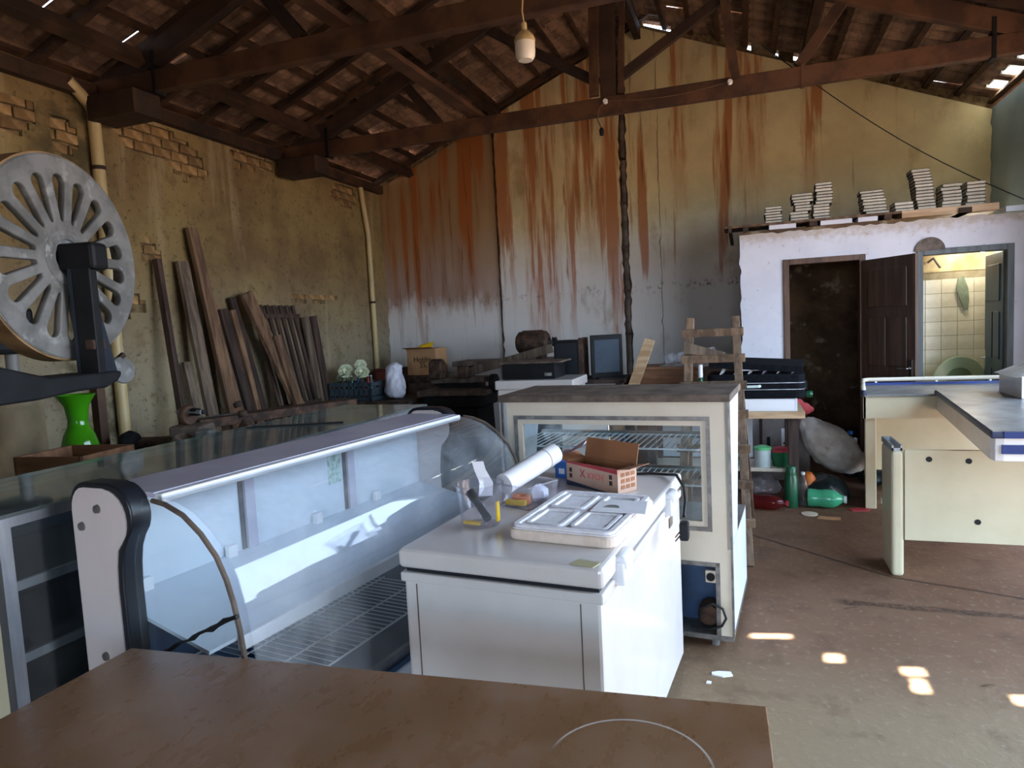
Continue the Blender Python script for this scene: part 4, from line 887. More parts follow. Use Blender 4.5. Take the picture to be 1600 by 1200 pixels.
lean('grey-brown board second from the far end of the leaning row', PG, 6.78, 1.82, 6.93, .12, .03, -4.7)
t = thing('slatted_rack', 'dark slatted rack side leaning on the left wall behind the planks', 'rack', (-4.6, 6.2, 0))
def K(u, v): return Vector((-.23*v/1.88, -.30+.66*u+.25*(1-v/1.88), v))
for k in range(7): MB().bar(K(k/6, .12), K(k/6, 1.95), .045, .03, (1, 0, 0)).build('slat', PD, t, bev=.003)
for v in (1.83, .85, .2): MB().bar(K(-.06, v)+Vector((.03, 0, 0)), K(1.06, v)+Vector((.03, 0, 0)), .03, .045, (0, 0, 1)).build('rail', PD, t, bev=.003)

# ------------------------------------------------------------------ bandsaw
t = thing('bandsaw', 'old bandsaw with a big spoked grey iron wheel at the left edge', 'bandsaw', (-3.1, 2.46, 0), R(11.3))
ZW, RW = 2.03, .485
wheel = bpy.data.objects.new('wheel', None); C.objects.link(wheel); wheel.parent = t; wheel.location = (0, 0, ZW)
# wheel web with fourteen rounded slots, built as a flat ring cut by sectors
def wheel_mesh():
    bm = bmesh.new(); n = 18; res = []
    def slot(k):
        a = 2*math.pi*(k+.5)/n; ro, ri = .405, .17; wo, wi = .044, .016; pts = []
        for i in range(9):
            th = -math.pi/2+math.pi*i/8; pts.append((ro-.044+wo*math.cos(th), wo*math.sin(th)))
        for i in range(7):
            th = math.pi/2+math.pi*i/6; pts.append((ri+wi+wi*math.cos(th), wi*math.sin(th)))
        return [(x*math.cos(a)-y*math.sin(a), x*math.sin(a)+y*math.cos(a)) for x, y in pts]
    c = bpy.data.curves.new('w', 'CURVE'); c.dimensions = '2D'; c.fill_mode = 'BOTH'; c.extrude = .014; c.bevel_depth = .006; c.bevel_resolution = 1
    def sp(pts):
        s = c.splines.new('POLY'); s.points.add(len(pts)-1); s.use_cyclic_u = True
        for p, q in zip(s.points, pts): p.co = (q[0], q[1], 0, 1)
    sp(arc(0, 0, RW-.008, 0, 360, 72)[:-1]); sp(arc(0, 0, .07, 0, 360, 24)[:-1])
    for k in range(n): sp(slot(k))
    tmp = bpy.data.objects.new('tmp', c); C.objects.link(tmp); dg = bpy.context.evaluated_depsgraph_get()
    me = bpy.data.meshes.new_from_object(tmp.evaluated_get(dg)); bpy.data.objects.remove(tmp); me.name = 'wheel_web'; me.materials.clear(); me.materials.append(M['iron']); return me
wo = bpy.data.objects.new('wheel_web', wheel_mesh()); C.objects.link(wo); wo.parent = wheel; wo.rotation_euler = (R(90), 0, R(90)); 
MB().lathe([(RW-.02, -.1), (RW-.02, .016), (RW, .016), (RW, -.1), (RW-.02, -.1)], (0, 0, 0), 72, (1, 0, 0), cap=False).build('wheel_rim', M['iron'], wheel, smooth=True)
MB().lathe([(RW, -.098), (RW+.008, -.095), (RW+.008, .008), (RW, .012)], (0, 0, 0), 72, (1, 0, 0), cap=False).build('tyre', M['tyre'], wheel, smooth=True)
MB().lathe([(.13, -.03), (.13, .022), (.09, .03), (.09, -.03)], (0, 0, 0), 32, (1, 0, 0)).build('hub', M['iron'], wheel, smooth=True)
MB().box((.1, .0, -.0), (.2, .11, .13)).build('bearing_block', M['iron_dark'], wheel, bev=.02); MB().lathe([(.035, 0), (.035, .03)], (.09, .055, 0), 14, (0, 1, 0)).build('bearing_eye', M['iron_dark'], wheel)
MB().box((.02, .12, .0), (.16, .1, .09)).build('bearing_cap', M['iron'], wheel, bev=.03)
MB().prism([(-.05, ZW-.03), (.06, ZW-.03), (.2, ZW-.58), (-.05, ZW-.58)], 'x', .055, .075).build('bracket_plate', M['guard_blue'], t)
MB().prism([(-.05, ZW), (.0, ZW), (.0, ZW-.58), (-.05, ZW-.58)], 'x', .075, .17).build('bracket_rib', M['iron_dark'], t, bev=.005)
MB().box((.14, -.02, ZW-.42), (.05, .08, .05)).build('clamp_bolt', M['iron_rust'], t, bev=.008)
MB().prism([(-1.1, 1.38), (-.42, 1.385), (-.2, 1.40), (-.02, 1.40), (.06, 1.425), (.09, 1.455), (.09, 1.475), (-.35, 1.475), (-.6, 1.54), (-1.1, 1.6)], 'x', -.1, .18).build('lower_arm', M['iron_dark'], t, bev=.015)
MB().prism([(-1.15, 0), (-.75, 0), (-.75, 1.0), (-.78, 1.6), (-.8, 2.0), (-1.15, 2.0)], 'x', -.16, .1).build('column', M['iron_dark'], t, bev=.02)
MB().bb(-.32, .36, -.75, -.14, .80, .84).build('saw_table', M['iron'], t, bev=.006); MB().bb(-.15, .2, -.6, -.2, 0, .80).build('pedestal', M['iron_dark'], t, bev=.02)

# ------------------------------------------------------------------ left: bench, vase, box, lathe, pedestal
t = thing('work_bench', 'low dark bench carrying the vase, the open box and old machine parts', 'bench', (-3.45, 3.1, 0))
MB().bb(-.52, .62, -.66, .95, .80, .86).build('bench_top', PD, t, bev=.004)
for x in (-.46, .55):
    for y in (-.58, .87): MB().bb(x-.04, x+.04, y-.04, y+.04, 0, .8).build('leg', PD, t)
t = thing('open_box', 'open brown wooden tray box left of the green vase', 'box', (-3.60, 2.46, .86), R(6))
w, d, h = .42, .36, .19
for q in ((0, w, 0, .018), (0, w, d-.018, d), (0, .018, 0, d), (w-.018, w, 0, d)): MB().bb(q[0], q[1], q[2], q[3], 0, h).build('side_board', M['crate_wood'], t, bev=.002)
MB().bb(.0, w, 0, d, 0, .012).build('base_board', M['crate_wood'], t)
t = thing('vase', 'glossy lime green vase with a flared rim on the bench', 'vase', (-3.70, 2.92, .86))
vp_ = [(.055, 0), (.075, .015), (.098, .09), (.100, .16), (.082, .23), (.058, .28), (.052, .32), (.064, .40), (.095, .452), (.105, .465), (.10, .468), (.057, .41), (.045, .32), (.04, .28)]
MB().lathe(vp_, (0, 0, 0), 32).build('body', M['green_glaze'], t, smooth=True)
t = thing('spindle_pedestal', 'pale round pedestal with a disc on top and a dark spindle above it', 'machine', (-4.2, 2.93, 0))
MB().lathe([(.135, 0), (.135, 1.31)], (0, 0, 0), 28).build('drum', pm('beige_drum', '#a89474', '#8f7c60', 3, rough=.7), t, smooth=True)
MB().lathe([(.15, 1.31), (.205, 1.318), (.205, 1.345), (.15, 1.352)], (0, 0, 0), 32).build('disc', M['board_wood'], t, smooth=True)
MB().lathe([(.055, 1.352), (.055, 1.42), (.035, 1.43), (.035, 1.62)], (0, 0, 0), 18).build('spindle', M['iron'], t, smooth=True)
MB().bb(-.2, .1, -.16, .1, 1.58, 1.86).build('gear_head', M['iron_dark'], t, bev=.03); MB().tube([(.1, .0, 1.62), (.14, .0, 1.7), (.14, 0, 1.78)], .02, 8).build('lever', M['milky'], t, smooth=True)
t = thing('wood_lathe', 'rusty wood lathe head with a round pulley on the dark bench', 'lathe', (-3.42, 3.38, .86), R(14))
MB().bb(-.3, .42, -.06, .06, .09, .14).build('bed_rail', M['iron_rust'], t, bev=.006)
for x in (-.25, .36): MB().bb(x-.04, x+.04, -.05, .05, 0, .09).build('foot', M['iron_rust'], t)
MB().bb(-.02, .2, -.09, .09, .14, .22).build('headstock', M['dust'], t, bev=.02)
MB().lathe([(.02, -.025), (.058, -.025), (.065, -.01), (.055, 0), (.065, .01), (.058, .025), (.02, .025)], (.08, -.02, .28), 24, (1, -.35, 0)).build('pulley', M['wood_red'], t, smooth=True)
MB().tube([(.0, 0, .30), (.2, -.07, .30)], .014, 10).build('shaft', M['iron'], t); MB().lathe([(.025, 0), (.025, .05), (.014, .06), (.014, .1)], (.12, -.03, .3), 12, (1, -.35, 0)).build('chuck', M['iron_dark'], t)
MB().prism([(.05, 0), (.14, 0), (.14, .15), (.1, .19), (.05, .12)], 'y', -.22, -.1).build('tool_rest', M['dust'], t, bev=.012); MB().bb(.2, .3, -.18, -.08, .0, .2).build('clamp', M['iron'], t, bev=.015)
MB().lathe([(.06, -.04), (.075, 0), (.06, .04)], (-.28, -.08, .13), 16, (1, 0, 0)).build('motor_end', M['iron_dark'], t, smooth=True)
t = thing('vice', 'small rusty vice with a round top knob at the end of the bench', 'vice', (-3.32, 3.86, .86), R(10))
MB().prism([(-.07, 0), (.09, 0), (.06, .14), (.02, .2), (-.03, .13)], 'y', -.05, .05).build('body', M['iron_rust'], t, bev=.012); MB().lathe([(.03, 0), (.035, .03), (.02, .05)], (.0, 0, .2), 12, (-.3, 0, 1)).build('knob', M['iron_rust'], t, smooth=True); MB().lathe([(.03, 0), (.032, .03), (.02, .04)], (-.03, 0, .27), 12, (-.3, 0, 1)).build('knob', M['iron_rust'], t, smooth=True)
MB().tube([(-.45, .0, .19), (.0, 0, .23)], .006, 6).build('rod', M['iron'], t)
t = thing('upright_post', 'red-brown post standing on the bench with a round guide disc', 'post', (-3.86, 3.2, .86))
MB().bb(-.03, .03, -.03, .03, 0, .56).build('post', M['wood_red'], t, bev=.003); MB().lathe([(.02, -.01), (.085, -.01), (.09, 0), (.085, .01), (.02, .01)], (.03, .17, .58), 24, (1, 0, .1)).build('guide_disc', M['iron'], t, smooth=True); MB().bar((0, 0, .54), (.02, .2, .68), .03, .03).build('arm', M['iron_rust'], t)
MB().bb(-.06, .06, -.06, .06, -.0, .03).build('foot_block', M['iron_rust'], t)
o = MB().prism([(0, 0), (.5, .0), (.5, .15), (.02, .1)], 'x', -.03, .03).build('wood_block', M['plank_grey']); o.location = (-3.08, 2.72, .86); o.rotation_euler = (0, 0, R(-25)); tag(o, 'grey wood offcut lying on edge at the front of the bench', 'wood block')
o = MB().prism([(0, 0), (.38, .0), (.36, .16), (.05, .17), (.0, .1)], 'x', -.04, .04).build('wood_block', M['plank_brown']); o.location = (-3.02, 3.55, .86); o.rotation_euler = (0, 0, R(5)); tag(o, 'brown wood offcut on the bench farther along, near the trestle beam', 'wood block')
t = thing('steel_trestle', 'long dark steel trestle beam running along behind the counter case', 'trestle', (-3.80, 4.72, 0), R(-23))
MB().bb(-.10, .10, -.62, .82, .93, 1.0).build('beam', M['iron_rust'], t, bev=.004)
for y in (-.5, -.1, .3, .7): MB().bb(-.02, .02, y-.02, y+.02, 0.04, .93).build('upright', M['wood_red'], t)
MB().bb(-.05, .05, -.56, .76, .0, .04).build('foot_rail', M['iron_rust'], t)

# ------------------------------------------------------------------ far left corner: crate, bottles, flowers, bags, machines
t = thing('side_table', 'dark low table in the far left corner carrying a bottle crate', 'table', (-4.25, 7.25, 0))
MB().bb(-.4, .6, -.3, .45, .76, .80).build('table_top', PD, t)
for x in (-.35, .55):
    for y in (-.25, .4): MB().bb(x-.03, x+.03, y-.03, y+.03, 0, .76).build('leg', PD, t)
t = thing('bottle_crate', 'dark green plastic bottle crate on the corner table', 'crate', (-4.42, 7.15, .80), R(-4))
f = MB(); w, d, h = .6, .36, .22
for z0, z1 in ((0, .05), (.065, .15), (.175, .22)):
    f.bb(-w/2, w/2, -d/2, -d/2+.015, z0, z1); f.bb(-w/2, w/2, d/2-.015, d/2, z0, z1); f.bb(-w/2, -w/2+.015, -d/2, d/2, z0, z1); f.bb(w/2-.015, w/2, -d/2, d/2, z0, z1)
for i in range(9): f.bb(-w/2+i*w/8.6, -w/2+i*w/8.6+.02, -d/2, -d/2+.012, 0, h)
for i in range(5): f.bb(w/2-.012, w/2, -d/2+i*.085, -d/2+i*.085+.02, 0, h)
f.bb(-w/2, w/2, -d/2, d/2, 0, .012); f.build('crate_body', M['crate'], t)
rr = random.Random(11); cols = [('dark green', M['green_dark']), ('brown', M['iron_rust']), ('clear', M['bottle_clear']), ('dark green', M['green_dark']), ('blue', M['blue']), ('brown', M['iron_rust']), ('red', M['red']), ('clear', M['bottle_clear'])]
place = ['first from the left', 'second from the left', 'third from the left', 'fourth from the left', 'fifth from the left', 'sixth from the left', 'seventh from the left', 'eighth from the left']
for i, (cn, mt) in enumerate(cols):
    q = thing('bottle', '%s bottle in the crate, %s' % (cn, place[i]), 'bottle', (-4.66+i*.066, 7.12-(i % 2)*.04, .813), 0, 'bottles in the plastic crate')
    MB().lathe([(.028, 0), (.03, .01), (.03, .17), (.012, .23), (.011, .27)], (0, 0, 0), 12).build('glass_body', mt, q, smooth=True); MB().lathe([(.013, .27), (.013, .285)], (0, 0, 0), 10).build('cap', M['milky'], q)
for i, (dx, dy, dz, r) in enumerate(((-.12, -.06, .34, .085), (.10, -.06, .32, .082), (.0, .08, .40, .07), (-.22, .0, .26, .06))):
    q = thing('flower', ['cream artificial rose with open petals above the crate, second from the left', 'cream artificial rose at the right above the crate', 'cream artificial rose standing highest above the crate', 'small cream artificial rose lowest at the left'][i], 'flower', (-4.42+dx, 7.15+dy, .813), 0, 'artificial flowers above the crate')
    MB().tube([(0, 0, 0), (.01, 0, dz*.5), (0, 0, dz-.02)], .005, 6).build('stem', M['green_dark'], q)
    for lay, (n_, sp_, up_) in enumerate(((6, 1.0, .15), (5, .75, .3), (4, .45, .45))):
        for k in range(n_):
            a = (k+lay*.4)*2*math.pi/n_; c = Vector((math.cos(a), math.sin(a), 0)); e = Vector((-math.sin(a), math.cos(a), 0)); o_ = Vector((0, -.0, dz))
            prf = ((.08, 0, .12), (.55*sp_, .10*up_, .5), (.9*sp_, .55*up_, .62), (1.0*sp_, 1.0*up_, .3))
            tq = Vector((0, 0, 1)).rotation_difference(Vector((.45, -.8, .45+.3*(i % 2)))).to_matrix()
            A_ = [o_+tq @ (c*r*f_+Vector((0, 0, g_*r))-e*r*h_*sp_) for f_, g_, h_ in prf]; B_ = [o_+tq @ (c*r*f_+Vector((0, 0, g_*r))+e*r*h_*sp_) for f_, g_, h_ in prf]
            MB().sheet(A_, B_, .004).build('petal', M['petal'], q, smooth=True)
    for k in range(3): a = k*2.1+.4; MB().sheet([(0, 0, dz-.05), (math.cos(a)*.06, math.sin(a)*.06, dz-.03), (math.cos(a)*.11, math.sin(a)*.11, dz-.06)], [(.01, .01, dz-.05), (math.cos(a+.5)*.07, math.sin(a+.5)*.07, dz-.03), (math.cos(a+.1)*.115, math.sin(a+.1)*.115, dz-.06)], .004).build('leaf', M['green_dark'], q)
CLOUD = bpy.data.textures.new('wrinkles', 'CLOUDS'); CLOUD.noise_scale = .07; CLOUD.noise_depth = 3
def wrinkle(o, st, lv=2):
    ss = o.modifiers.new('sub', 'SUBSURF'); ss.levels = lv; ss.render_levels = lv
    dm = o.modifiers.new('wr', 'DISPLACE'); dm.texture = CLOUD; dm.strength = st; dm.mid_level = .5; return o
def blob(name, prof, mat, loc, label, cat, seed, amp=.02, n=14, sc=(1, 1, 1), rz=0):
    rr = random.Random(seed); mb = MB(); mb.lathe(prof, (0, 0, 0), n)
    mb.v = [(x*(1+rr.uniform(-amp, amp)*4)+rr.uniform(-amp, amp), y*(1+rr.uniform(-amp, amp)*4)+rr.uniform(-amp, amp), max(0, z+rr.uniform(-amp, amp)*.7) if z > .01 else 0) for x, y, z in mb.v]
    o = mb.build(name, mat, smooth=True); o.location = loc; o.scale = sc; o.rotation_euler = (0, 0, rz)
    wrinkle(o, .05 if max(p_[0] for p_ in prof) > .1 else .02, 2)
    return tag(o, label, cat)
blob('plastic_bag', [(.05, 0), (.12, .03), (.13, .12), (.11, .24), (.09, .34), (.1, .40), (.03, .43)], M['bag_white'], (-3.95, 7.2, .80), 'tall white plastic bag standing beside the bottle crate', 'bag', 3, .012)
# planer / jointer
t = thing('planing_machine', 'dark cast iron planing machine in the far left corner', 'machine', (-3.15, 7.3, 0))
MB().prism([(-.35, 0), (.35, 0), (.28, .7), (-.28, .7)], 'x', -.3, .3).build('stand', M['iron_dark'], t, bev=.02)
MB().bb(-.42, .42, -.30, .30, .84, .90).build('lower_table', M['dust'], t, bev=.01); MB().bb(-.36, .36, -.28, .28, .70, .84).build('head_casting', M['iron_dark'], t, bev=.02)
MB().bb(-.38, .30, .0, .34, .96, 1.02).build('upper_table', M['dust'], t, bev=.01); MB().bb(-.3, .2, .05, .3, .90, .96).build('riser', M['iron_dark'], t)
MB().prism([(-.1, 1.02), (.12, 1.02), (.08, 1.2), (.0, 1.26), (-.08, 1.2)], 'x', -.36, -.2).build('bearing', M['iron_rust'], t, bev=.02)
MB().prism([(-.08, 1.02), (.1, 1.02), (.06, 1.14), (-.04, 1.16)], 'x', .0, .12).build('bearing', M['iron_rust'], t, bev=.02)
MB().lathe([(.03, -.03), (.11, -.03), (.11, .03), (.03, .03)], (.42, .0, .95), 20, (1, 0, 0)).build('pulley', M['iron_dark'], t, smooth=True)
MB().lathe([(.006, -.012), (.1, -.012), (.1, .012), (.006, .012)], (0, -.34, .55), 20, (0, 1, 0)).build('hand_wheel', M['iron_rust'], t)
t = thing('machine_casing', 'brown sheet metal casing beside the planing machine', 'casing', (-4.02, 8.15, 0))
MB().bb(-.2, .35, -.25, .25, 0, 1.02).build('casing', M['iron_rust'], t, bev=.02); MB().bb(-.12, .27, -.262, -.25, .5, .92).build('door', M['dust'], t)
t = thing('cardboard_box', 'cardboard box with scribbled marker writing on the brown casing', 'box', (-3.98, 8.1, 1.02), R(-5))
MB().bb(-.18, .25, -.15, .15, 0, .34).build('box_body', M['cardboard'], t, bev=.003); MB().sheet([(-.18, -.15, .34), (-.18, -.26, .36)], [(.25, -.15, .34), (.25, -.26, .36)], .004).build('flap', M['cardboard'], t)
MB().sheet([(-.1, -.05, .345), (0, -.08, .39)], [(.1, .02, .345), (.15, 0, .42)], .003).build('yellow_slip', M['yellow'], t)
text('Hobby', .095, M['iron_dark'], t, (.05, -.152, .17), (R(90), 0, R(0))); text('25,1', .095, M['iron_dark'], t, (.09, -.152, .10), (R(90), 0, 0))
t = thing('red_cabinet', 'small dark red cabinet left of the cardboard box', 'cabinet', (-4.5, 8.1, 0)); MB().bb(-.15, .2, -.2, .2, 0, 1.12).build('carcass', pm('dark_red_paint', '#5a2621', '#45201c', 5, rough=.6), t, bev=.006); MB().bb(-.1, .15, -.212, -.2, .7, 1.07).build('door', pm('dark_red_door', '#6a2c25', None, rough=.6), t)
# long saw bench and motor
t = thing('saw_bench', 'long dusty saw bench under the electric motor', 'bench', (-2.7, 8.1, 0))
MB().bb(-.8, .75, -.22, .3, 1.12, 1.18).build('bench_top', M['dust'], t, bev=.006)
for x in (-.72, .66):
    for y in (-.15, .22): MB().bb(x-.03, x+.03, y-.03, y+.03, 0, 1.12).build('leg', PD, t)
o = MB().bar((-3.62, 7.72, .96), (-2.15, 7.74, 1.31), .10, .10).build('beam', M['plank_grey']); tag(o, 'long grey beam propped aslant before the saw bench', 'beam')
t = thing('electric_motor', 'rusty electric motor on the saw bench against the pale wall', 'motor', (-2.46, 8.02, 1.18))
MB().lathe([(.10, -.2), (.135, -.17), (.14, -.12), (.14, .12), (.135, .17), (.10, .2)], (0, 0, .20), 24, (1, 0, 0)).build('housing', M['iron_rust'], t, smooth=True)
f = MB()
for k in range(12): a = k*math.pi/6; f.box((0, math.cos(a)*.143, .2+math.sin(a)*.143), (.26, .014, .014), rx=a)
f.build('cooling_fins', M['iron_rust'], t)
for x in (-.1, .1): MB().bb(x-.04, x+.04, -.11, .11, 0, .08).build('foot', M['iron_rust'], t, bev=.008)
MB().lathe([(.02, 0), (.02, .08)], (.2, 0, .2), 12, (1, 0, 0)).build('shaft', M['iron'], t); MB().lathe([(.06, 0), (.04, .02), (.06, .04)], (.25, 0, .2), 18, (1, 0, 0)).build('pulley', M['iron_dark'], t)
for y in (-.02, .02): MB().bar((.28, y, .25), (.40, y, .02), .02, .008, (0, 1, 0)).build('belt', M['iron_rust'], t)

# ------------------------------------------------------------------ middle back: cooker, radio, speaker, monitor, boxes
t = thing('cooker', 'cream cooker with a dark front behind the bakery cabinet', 'cooker', (-1.86, 6.3, 0))
MB().bb(-.36, .36, -.28, .28, .04, 1.0).build('body', M['white_enamel'], t, bev=.01); MB().bb(-.33, .25, -.285, -.279, .3, .94).build('dark_front', M['black'], t)
MB().bb(-.38, .38, -.3, .3, 1.0, 1.085).build('top_plate', M['white_enamel'], t, bev=.012); MB().bb(-.34, .34, -.26, .26, 1.0, 1.001).build('gasket', M['black'], t); MB().bb(.28, .36, -.29, -.28, .3, .98).build('knob_strip', M['white_enamel'], t)
for x in (-.3, .3):
    for y in (-.22, .22): MB().bb(x-.03, x+.03, y-.03, y+.03, 0, .04).build('foot', M['black'], t)
t = thing('hifi_unit', 'flat black appliance lying on the cooker', 'appliance', (-1.9, 6.32, 1.085))
MB().bb(-.30, .22, -.2, .2, 0, .15).build('casing', M['black'], t, bev=.004); MB().bb(-.32, .28, -.22, .22, .15, .165).build('lid', M['dust'], t); MB().bb(.12, .19, -.204, -.2, .03, .06).build('badge', M['iron'], t)
t = thing('high_table', 'dark table behind the cooker carrying black electronics', 'table', (-1.55, 6.95, 0)); MB().bb(-.42, .42, -.3, .3, .98, 1.02).build('table_top', PD, t)
for x in (-.36, .36):
    for y in (-.24, .24): MB().bb(x-.03, x+.03, y-.03, y+.03, 0, .98).build('leg', PD, t)
t = thing('speaker_box', 'black box with a brown side strip beside the dark screen', 'speaker', (-1.72, 6.9, 1.02)); MB().bb(-.14, .12, -.13, .15, 0, .40).build('cabinet', M['black'], t, bev=.005); MB().bb(.12, .16, -.13, .15, 0, .42).build('side_strip', M['iron_rust'], t); MB().bb(-.12, .1, -.137, -.13, .03, .37).build('grille', M['black_satin'], t)
t = thing('screen', 'black framed dark screen turned to the right on the table', 'screen', (-1.33, 6.85, 1.02), R(20)); MB().bb(-.16, .16, -.02, .03, .0, .44).build('frame', M['black'], t, bev=.005); MB().bb(-.125, .125, -.024, -.02, .06, .39).build('panel', M['screen'], t); MB().bb(-.1, .1, -.08, .1, -.0, .015).build('stand', M['black'], t)
t = thing('wooden_crate', 'orange-brown wooden crate behind the bakery cabinet', 'crate', (-.72, 6.95, 0), R(-3))
for z0, z1 in ((.0, .3), (.34, .64), (.68, .9), (.93, 1.10)):
    MB().bb(-.3, .3, -.22, -.2, z0, z1).build('front_board', M['crate_wood'], t, bev=.003)
    MB().bb(-.3, .3, .2, .22, z0, z1).build('back_board', M['crate_wood'], t); MB().bb(-.3, -.28, -.2, .2, z0, z1).build('side_board', M['crate_wood'], t); MB().bb(.28, .3, -.2, .2, z0, z1).build('side_board', M['crate_wood'], t)
MB().bb(-.31, .34, -.24, .24, 1.10, 1.125).build('lid_board', M['crate_wood'], t)
for x in (-.27, .27): MB().bb(x-.02, x+.02, -.2, -.16, 0, 1.1).build('corner_post', M['crate_wood'], t)
o = MB().bar((-1.36, 6.30, .012), (-.86, 6.62, 1.40), .10, .025, (0, -1, .5)).build('board_offcut', M['board_wood']); tag(o, 'pale board offcut poking up aslant left of the orange crate', 'board')
t = thing('clear_packets', 'bundle of clear film packets with orange cards on the crate', 'packet', (-.5, 6.88, 1.125), R(-8))
MB().bb(-.28, .25, -.15, .15, 0, .01).build('tray', M['film'], t)
for k in range(5): MB().box((-.2+k*.095, 0, .07+.012*k), (.085, .22, .10), ry=R(-12)).build('packet', M['film'], t, bev=.02)
for k in range(3): MB().box((.09+k*.055, -.06, .07+.01*k), (.035, .14, .10), ry=R(-10), rz=R(8)).build('orange_card', M['orange'], t)
t = thing('white_stand', 'white tapered panel with chrome edge tubes seen through the bakery cabinet', 'stand', (-1.10, 4.75, 0))
MB().prism([(-.20, .03), (.20, .03), (.15, 1.12), (-.15, 1.12)], 'y', -.015, .015).build('panel', M['white_enamel'], t)
for s in (-1, 1): MB().tube([(s*.205, 0, 0), (s*.155, 0, 1.12)], .011, 10).build('edge_tube', M['chrome'], t, smooth=True); MB().tube([(s*.19, .01, .3), (s*.2, .3, 0)], .009, 8).build('rear_leg', M['chrome'], t)

# ------------------------------------------------------------------ step ladder
t = thing('ladder', 'rough wooden step ladder with nailed rungs beside the bakery cabinet', 'ladder', (0, 0, 0))
Pa, Pb = (lambda s, z: Vector(((-.215+s*(.155+.06*(1-z/1.56))), 4.46+.62*z/1.56, z))), None
LD = M['ladder']
for s in (-1, 1): MB().bar(Pa(s, 0), Pa(s, 1.58), .055, .05, (0, -1, .4)).build('rail', LD, t, bev=.003)
for s in (-1, 1): MB().bar(Pa(s, 1.45)+Vector((0, .05, 0)), Vector((-.215+s*.24, 5.62, 0)), .04, .035, (0, 1, .4)).build('rear_leg', LD, t, bev=.003)
for k, z in enumerate((.26, .49, .71, .93, 1.12, 1.30, 1.48)):
    a, b = Pa(-1, z), Pa(1, z); off = Vector((0, -.035, .0)); ex = Vector((.05, 0, 0))
    MB().bar(a+off-ex, b+off+ex, .025, .055, (0, -.3, 1)).build('rung', LD, t, bev=.003)
MB().bar(Vector((-.44, 5.4, .3)), Vector((.01, 5.4, .3)), .02, .05).build('rear_brace', LD, t)

o = MB().prism([(-.16, 0), (.12, 0), (.12, .02), (-.02, .05), (-.16, .085)], 'y', -.012, .012).build('wood_scrap', M['plank_grey']); o.location = (-.25, 4.952, 1.328); o.rotation_euler = (0, R(4), 0); tag(o, 'grey wedge of wood lying on an upper ladder rung', 'wood scrap')
# ------------------------------------------------------------------ desk with suitcase
t = thing('desk', 'old desk with a raw wood edge and lower shelf under the suitcase', 'desk', (0, 6.0, 0))
MB().bb(-.85, .455, .0, .62, .72, .775).build('desk_top', M['board_wood'], t, bev=.003)
for x in (-.8, .365):
    for y in (.05, .5): MB().bb(x-.04, x+.04, y, y+.07, 0, .72).build('leg', PD, t, bev=.003)
MB().bb(-.85, .36, .12, .52, .245, .275).build('lower_shelf', M['cream'], t, bev=.003)
MB().bb(-.85, .05, .56, .58, .28, .72).build('back_panel', M['offwhite_steel'], t)
t = thing('drawer_box', 'white shallow drawer lying on the desk under the suitcase', 'drawer', (-.2, 6.06, .775)); MB().bb(-.4, .59, 0, .45, 0, .105).build('drawer_body', M['white'], t, bev=.003); MB().bb(.585, .60, -.005, .455, 0, .11).build('end_board', M['offwhite_steel'], t); MB().bb(-.4, .58, -.004, 0, .02, .09).build('front', M['white'], t)
t = thing('suitcase', 'black open-topped suitcase stuffed with papers on the desk', 'suitcase', (.13, 6.28, .885), R(-2))
MB().prism(rrect(-.44, .34, -.24, .24, .07), 'z', 0, .2).build('case_body', M['suit'], t, bev=.012)
MB().sheet([(-.44, .24, .3), (-.44, .0, .33), (-.42, -.22, .29)], [(.33, .24, .25), (.34, 0, .28), (.32, -.2, .235)], .05).build('case_lid', M['suit'], t, smooth=True)
for z in (.075, .13): MB().tube([(x*1.006, y*1.01, z) for x, y in rrect(-.44, .34, -.24, .24, .07)], .004, 6, True).build('zip', M['alu'], t)
hd = MB(); hd.tube([(-.22, -.245, .1), (-.21, -.275, .1), (-.02, -.275, .105), (-.01, -.245, .105)], .012, 8); hd.build('handle', M['milky'], t, smooth=True)
MB().bb(.34, .36, -.1, .0, .06, .13).build('corner_patch', M['black'], t); MB().lathe([(.025, 0), (.03, .03), (.025, .05)], (.35, -.12, .02), 12, (1, 0, 0)).build('castor', M['green_dark'], t)
for k in range(6):
    x = -.34+k*.115; o = MB().sheet([(x, -.16, .195), (x+.03, -.17, .25)], [(x+.02, -.05, .195), (x+.06, -.1, .245)], .004).build('papers', M['lilac'] if k % 2 else M['paper'], t)
t = thing('small_bottle', 'small bottle with white cap standing behind the ladder', 'bottle', (-.37, 6.1, .88)); MB().lathe([(.025, 0), (.025, .16), (.012, .19)], (0, 0, 0), 12).build('glass_body', M['green_dark'], t, smooth=True); MB().lathe([(.02, .19), (.02, .30)], (0, 0, 0), 12).build('cap', M['white'], t)
def pot(name, label, x, y, z, r, h, mat, lidm, taper=.8):
    q = thing(name, label, 'pot', (x, y, z)); MB().lathe([(r*taper, 0), (r, h), (r*.96, h)], (0, 0, 0), 22).build('pot_body', mat, q, smooth=True); MB().lathe([(r*1.05, h), (r*1.06, h+.02), (r*.5, h+.035), (.004, h+.035)], (0, 0, 0), 22).build('lid', lidm, q, smooth=True); return q
pot('plastic_pot', 'milky plastic pot with a mint green lid on the desk shelf', .125, 6.2, .275, .07, .15, M['milky'], M['mint'], .93)
pot('plastic_pot', 'green plastic pot with a red lid on the desk shelf', .27, 6.24, .275, .085, .13, M['green_pot'], M['red'], .75)
t = thing('cardboard_box', 'open grey cardboard box with printed labels behind the desk', 'box', (.14, 6.86, 0), R(4))
carton(t, .42, .3, .60, pm('grey_carton', '#8a7f78', '#776c66', 5, rough=.8), M['cardboard_in'], [([(0, .3, .6), (.02, .36, .68)], [(.42, .3, .6), (.42, .36, .7)])])
